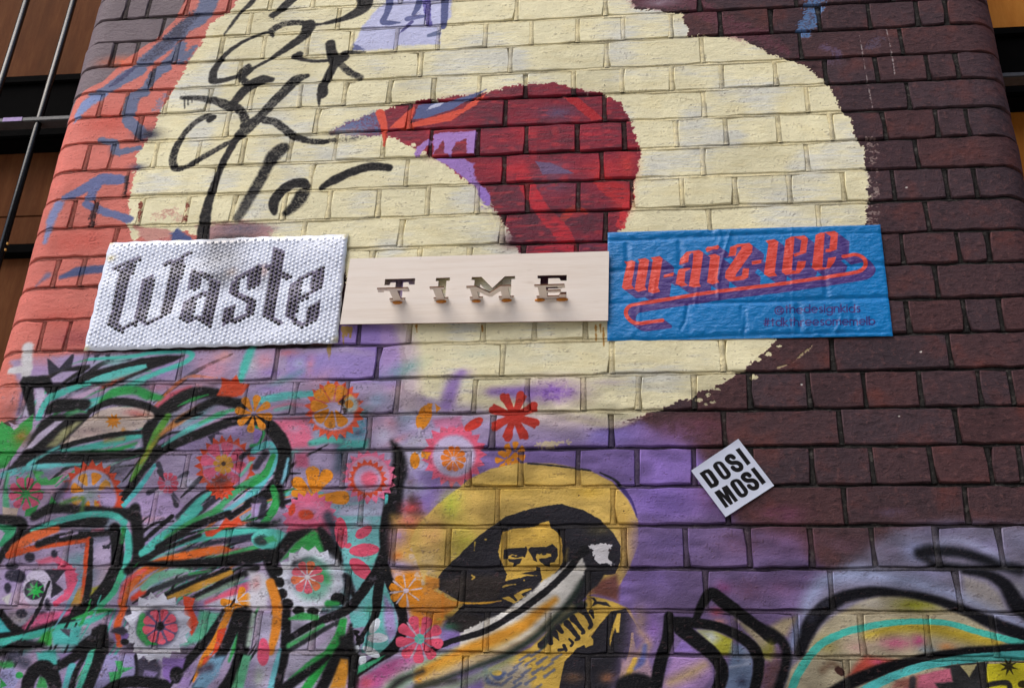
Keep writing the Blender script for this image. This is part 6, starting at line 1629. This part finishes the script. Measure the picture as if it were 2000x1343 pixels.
# ---------------------------------------------------------------- blue pasted poster
PC = Canvas(-.010, .625, ZB - .965, ZB - .655, 2000, (0, 116, 184))
PC.rgb *= (0.95 + .1 * vnoise(PC.h, PC.w, 300, 200, 77))[..., None]
INKR, INKP = (214, 72, 58), (74, 54, 124)
Z5, Z6 = (1190, 440, 6.104), (1460, 440, 5.97)
PL = [(Z5, [(175, 435), (265, 425), (310, 445), (305, 480), (265, 720), (300, 765), (180, 780), (148, 750), (155, 720), (205, 470)]),
      (Z5, [(335, 415), (430, 400), (475, 425), (470, 460), (425, 735), (445, 780), (345, 805), (300, 775), (310, 720), (355, 440)]),
      (Z5, [(490, 395), (600, 378), (635, 410), (630, 440), (580, 750), (605, 800), (520, 825), (460, 800), (462, 760), (518, 425)]),
      (Z5, [(650, 600), (770, 570), (760, 615), (645, 635)]),
      (Z5, [(830, 475), (845, 400), (920, 325), (1070, 305), (1118, 335), (1112, 400), (1070, 690), (1090, 740), (1005, 752), (945, 735), (990, 480), (1000, 350), (985, 335), (950, 365), (940, 450)]),
      (Z5, [(820, 545), (845, 520), (960, 510), (970, 530), (905, 560), (895, 690), (938, 725), (860, 740), (788, 705)]),
      (Z5, [(1172, 370), (1260, 350), (1318, 380), (1285, 650), (1310, 695), (1225, 715), (1163, 690), (1202, 390)]),
      (Z5, [(1145, 290), (1170, 265), (1220, 265), (1290, 246), (1310, 270), (1290, 300), (1230, 300), (1160, 332)]),
      (Z5, [(1418, 380), (1440, 268), (1520, 235), (1665, 220), (1705, 255), (1700, 330), (1510, 590), (1500, 625), (1575, 610), (1590, 520), (1665, 520), (1655, 630), (1600, 660), (1430, 680), (1375, 635), (1385, 560), (1570, 290), (1572, 262), (1520, 275), (1505, 370)]),
      (Z6, [(45, 430), (160, 408), (158, 452), (50, 470)]),
      (Z6, [(205, 190), (310, 172), (358, 200), (350, 250), (315, 560), (345, 598), (245, 612), (188, 580), (195, 520), (240, 230)]),
      (Z6, [(440, 180), (500, 145), (545, 150), (512, 535), (560, 540), (580, 430), (680, 425), (665, 490), (600, 570), (440, 590), (395, 555), (405, 480)]),
      (Z6, [(500, 145), (660, 128), (702, 165), (680, 330), (545, 378), (530, 345), (605, 320), (625, 185), (545, 150)]),
      (Z6, [(790, 120), (850, 92), (897, 95), (870, 490), (915, 500), (935, 390), (1030, 378), (1010, 440), (950, 510), (790, 535), (745, 500), (760, 400)]),
      (Z6, [(880, 90), (1010, 75), (1052, 100), (1037, 290), (950, 325), (905, 325), (905, 290), (950, 280), (965, 140), (900, 95)])]
def zpx(o, p): return (o[0] + p[0] / o[2], o[1] + p[1] / o[2])
SW = [zpx(Z5, p) for p in ((630, 1142), (470, 1162), (350, 1178), (260, 1150), (205, 1085), (202, 1020), (250, 965), (340, 945), (700, 888), (1200, 810), (1709, 748))] + [zpx(Z6, p) for p in ((400, 690), (900, 615), (1200, 568), (1310, 540), (1368, 480), (1366, 420), (1320, 372), (1240, 352), (1115, 372))]
PC.O = (0, 0, 1)
for t in np.linspace(1, .06, 14):
    dx, dy = 22.5 * t, 16.5 * t
    for o_, L in PL: PC.P([(x + dx, y + dy) for x, y in (zpx(o_, p) for p in L)], INKP, soft=.4, rough=0)
for t in np.linspace(1, .08, 10):
    dx, dy = 15 * t, 12 * t
    PC.S([(x + dx, y + dy) for x, y in SW], 7.6, INKP, soft=.4, rough=0)
for o_, L in PL: PC.P([zpx(o_, p) for p in L], INKR, soft=.4, rough=0)
PC.S(SW, 7.6, INKR, soft=.4, rough=0)
# small round monoline lettering
def arc(cx, cy, r, a0, a1, n=14):
    return [(cx + r * math.cos(math.radians(a0 + (a1 - a0) * i / n)), cy + r * math.sin(math.radians(a0 + (a1 - a0) * i / n))) for i in range(n + 1)]
R_ = .5
GL = {'o': (1.0, [arc(.5, .5, .5, 0, 360)]), 'd': (1.0, [arc(.5, .5, .5, 0, 360), [(1, 0), (1, 1.5)]]), 'b': (1.0, [arc(.5, .5, .5, 0, 360), [(0, 0), (0, 1.5)]]),
      'e': (1.0, [[(0, .5), (1, .5)] + arc(.5, .5, .5, 0, 310)]), 'h': (.85, [[(0, 0), (0, 1.5)], [(0, .58)] + arc(.42, .58, .42, 180, 0) + [(.84, 0)]]),
      'n': (.85, [[(0, 0), (0, 1)], [(0, .58)] + arc(.42, .58, .42, 180, 0) + [(.84, 0)]]), 'm': (1.35, [[(0, 0), (0, 1)], arc(.33, .66, .33, 180, 0) + [(.66, 0)], arc(.99, .66, .33, 180, 0) + [(1.32, 0)]]),
      'r': (.5, [[(0, 0), (0, 1)], arc(.42, .58, .42, 180, 75)]), 'k': (.75, [[(0, 0), (0, 1.5)], [(.68, 1), (.04, .48), (.74, 0)]]), 't': (.5, [[(.25, 1.35), (.25, 0)], [(0, 1), (.5, 1)]]),
      'l': (.05, [[(0, 0), (0, 1.5)]]), 'i': (.05, [[(0, 0), (0, 1)], [(0, 1.32), (0, 1.36)]]), 's': (.6, [arc(.32, .76, .25, 40, 260, 8) + arc(.3, .25, .26, 80, -140, 8)]),
      'g': (1.0, [arc(.5, .5, .5, 0, 360), [(1, 1), (1, -.1)] + arc(.5, -.05, .5, 0, -150, 10)]), '@': (1.5, [arc(.75, .45, .75, -60, 300, 22), arc(.75, .45, .34, 0, 360), [(1.1, .8), (1.1, .2)] + arc(1.28, .3, .2, 200, 360, 6)]),
      '#': (1.1, [[(.3, 0), (.5, 1.4)], [(.7, 0), (.9, 1.4)], [(.05, .45), (1.05, .45)], [(.15, .95), (1.15, .95)]])}
def text_line(word, a, b, xh, wd):
    tot = sum(GL[c][0] for c in word) + .34 * (len(word) - 1)
    sx = math.hypot(b[0] - a[0], b[1] - a[1]) / tot
    ux, uy = (b[0] - a[0]) / (sx * tot), (b[1] - a[1]) / (sx * tot)
    x = 0
    for c in word:
        w_, st = GL[c]
        for L in st:
            PC.S([(a[0] + (x + p[0]) * sx * ux - p[1] * xh * .02, a[1] + (x + p[0]) * sx * uy - p[1] * xh) for p in L], wd, (56, 40, 112), soft=.35, rough=0, curve=False, a=1)
        x += w_ + .34
text_line('@thedesignkids', zpx(Z6, (318, 1032)), zpx(Z6, (1308, 1018)), 10.2, 2.5)
text_line('#tdkthreesomemelb', zpx(Z6, (182, 1182)), zpx(Z6, (1478, 1166)), 10.2, 2.5)
IMG_P = PC.image('poster_print')
M_POSTER = sheet_mat('pasted_poster', IMG_P, .34, wrinkle=.0035, spec=.3)
CRE = [(Z5, [(1440, 90), (1380, 300), (1315, 560), (1290, 700), (1300, 880)], 1.5), (Z5, [(365, 960), (345, 1240)], .8), (Z5, [(1052, 750), (1020, 950)], .9), (Z5, [(1600, 980), (1592, 1200), (1560, 1310)], 1.1),
       (Z5, [(545, 640), (520, 860)], .6), (Z5, [(935, 960), (900, 1160), (850, 1250)], -1.6), (Z5, [(1300, 60), (1330, 160), (1300, 260)], .9), (Z5, [(240, 130), (330, 165), (540, 150)], .8), (Z5, [(320, 1260), (250, 1330)], .8),
       (Z6, [(515, 20), (520, 700), (540, 1290)], .6), (Z6, [(1090, 1040), (1075, 1160), (1010, 1260)], 1.2), (Z6, [(620, 1150), (720, 1250), (840, 1290)], 1.0), (Z6, [(1000, 500), (1200, 500)], .9), (Z6, [(410, 140), (470, 290), (490, 400)], .7)]
CRW = [([at_y(*zpx(o_, p), 0)[[0, 2]] for p in L], h) for o_, L, h in CRE]
PJ = {k: ROWS.get(k, STR if k % 2 else HDR) for k in range(5, 13)}
def poster_y(x, z):
    kk = (ZB - z) / CH
    dz = abs(kk - round(kk)) * CH
    g = max(0, 1 - dz / .011); g = g * g * (3 - 2 * g)
    k = int(math.floor(kk))
    dx = min(abs(x - q) for q in PJ.get(k, STR))
    gv = max(0, 1 - dx / .011) * min(1, max(0, (.5 - abs(kk - k - .5)) * 8)); gv = gv * gv * (3 - 2 * gv)
    g = max(g, gv * .8) * (.55 + .45 * math.sin(x * 9 + k * 1.7))
    y = -.0042 + .0040 * g
    for L, h in CRW:
        d = segd((x, z), L)
        if d < .009: y -= .0016 * h * math.exp(-(d / .0028) ** 2)
    return y + .0004 * math.sin(x * 170 + z * 60) * math.sin(z * 210)
PQ = [np.array(at_y(*p, -.003)) for p in ((1187, 454), (1719, 439), (1744, 656), (1186, 665))]
V, UV, F = [], [], []
nu, nv = 210, 96
for j in range(nv + 1):
    for i in range(nu + 1):
        p = bil(PQ, i / nu, j / nv)
        e = 0.0012 if (i in (0, nu) or j in (0, nv)) else 0
        V.append((p[0], poster_y(p[0], p[2]) + e, p[2])); UV.append(PC.uv(p[0], p[2]))
for j in range(nv):
    for i in range(nu):
        a = j * (nu + 1) + i
        F.append([a, a + nu + 1, a + nu + 2, a + 1])
o = mesh_obj('paper_poster', V, F, M_POSTER, None, tuple(bil(PQ, .5, .5)), UV, smooth=True)
tag(o, 'bright blue pasted paper poster with red blackletter lettering and purple block shadow', 'poster')

# ---------------------------------------------------------------- square sticker
SC = Canvas(.16, .35, ZB - 1.37, ZB - 1.18, 3000, (196, 203, 222))
SC.O = (1340, 850, 8.394)
BK = (14, 13, 17)
k_ = dict(soft=.25, rough=0)
def holed(outer, hole):
    SC.P(outer, BK, curve=True, **k_); SC.P(hole, (196, 203, 222), curve=True, **k_)
SC.P([(215, 630), (300, 575), (370, 558), (425, 600), (535, 760), (533, 805), (505, 838), (405, 876)], BK, **k_); SC.P([(310, 635), (340, 622), (360, 640), (452, 770), (448, 795), (425, 798)], (196, 203, 222), **k_)
holed([(440, 520), (465, 460), (530, 435), (590, 450), (650, 520), (722, 615), (728, 670), (690, 715), (625, 732), (570, 700), (500, 610)], [(515, 500), (530, 485), (550, 495), (655, 640), (655, 665), (635, 672), (610, 650)])
SC.S([(775, 372), (735, 346), (690, 360), (670, 405), (735, 455), (830, 455), (890, 495), (895, 550), (840, 575), (790, 560), (765, 535)], 72, BK, **k_)
SC.P([(805, 245), (870, 212), (1057, 462), (1000, 502)], BK, **k_)
SC.P([(458, 940), (540, 893), (640, 990), (578, 865), (668, 820), (850, 1075), (797, 1105), (690, 965), (768, 1125), (725, 1147), (590, 1010), (698, 1170), (643, 1196)], BK, **k_)
holed([(722, 810), (745, 750), (820, 722), (880, 740), (940, 810), (1005, 900), (1010, 960), (970, 1010), (905, 1027), (850, 995), (780, 905)], [(795, 790), (812, 775), (835, 785), (940, 930), (935, 958), (912, 960), (890, 935)])
SC.S([(1035, 665), (1000, 640), (955, 650), (930, 695), (990, 745), (1090, 745), (1150, 790), (1155, 850), (1105, 876), (1055, 860), (1030, 835)], 72, BK, **k_)
SC.P([(1053, 565), (1115, 530), (1307, 775), (1245, 816)], BK, **k_)
IMG_S = SC.image('sticker_print')
M_STICK = sheet_mat('sticker', IMG_S, .3, spec=.4)
SQ = [np.array(at_y(*p, -.003)) for p in ((1349.5, 919.1), (1441.9, 857.1), (1511.9, 948.3), (1417.2, 1009.6))]
V, UV, F = [], [], []
nu = 16
for j in range(nu + 1):
    for i in range(nu + 1):
        p = bil(SQ, i / nu, j / nu)
        kk = (ZB - p[2]) / CH; g = max(0, 1 - abs(kk - round(kk)) * CH / .012)
        V.append((p[0], -.0040 + .0010 * g * g + .0004 * math.sin(i * .7) - .0006 * ((i in (0, nu)) or (j in (0, nu))), p[2])); UV.append(SC.uv(p[0], p[2]))
for j in range(nu):
    for i in range(nu):
        a = j * (nu + 1) + i
        F.append([a, a + nu + 1, a + nu + 2, a + 1])
o = mesh_obj('sticker', V, F, M_STICK, None, tuple(bil(SQ, .5, .5)), UV, smooth=True)
tag(o, 'tilted white square sticker reading DOSI MOSI on the purple bricks', 'sticker')
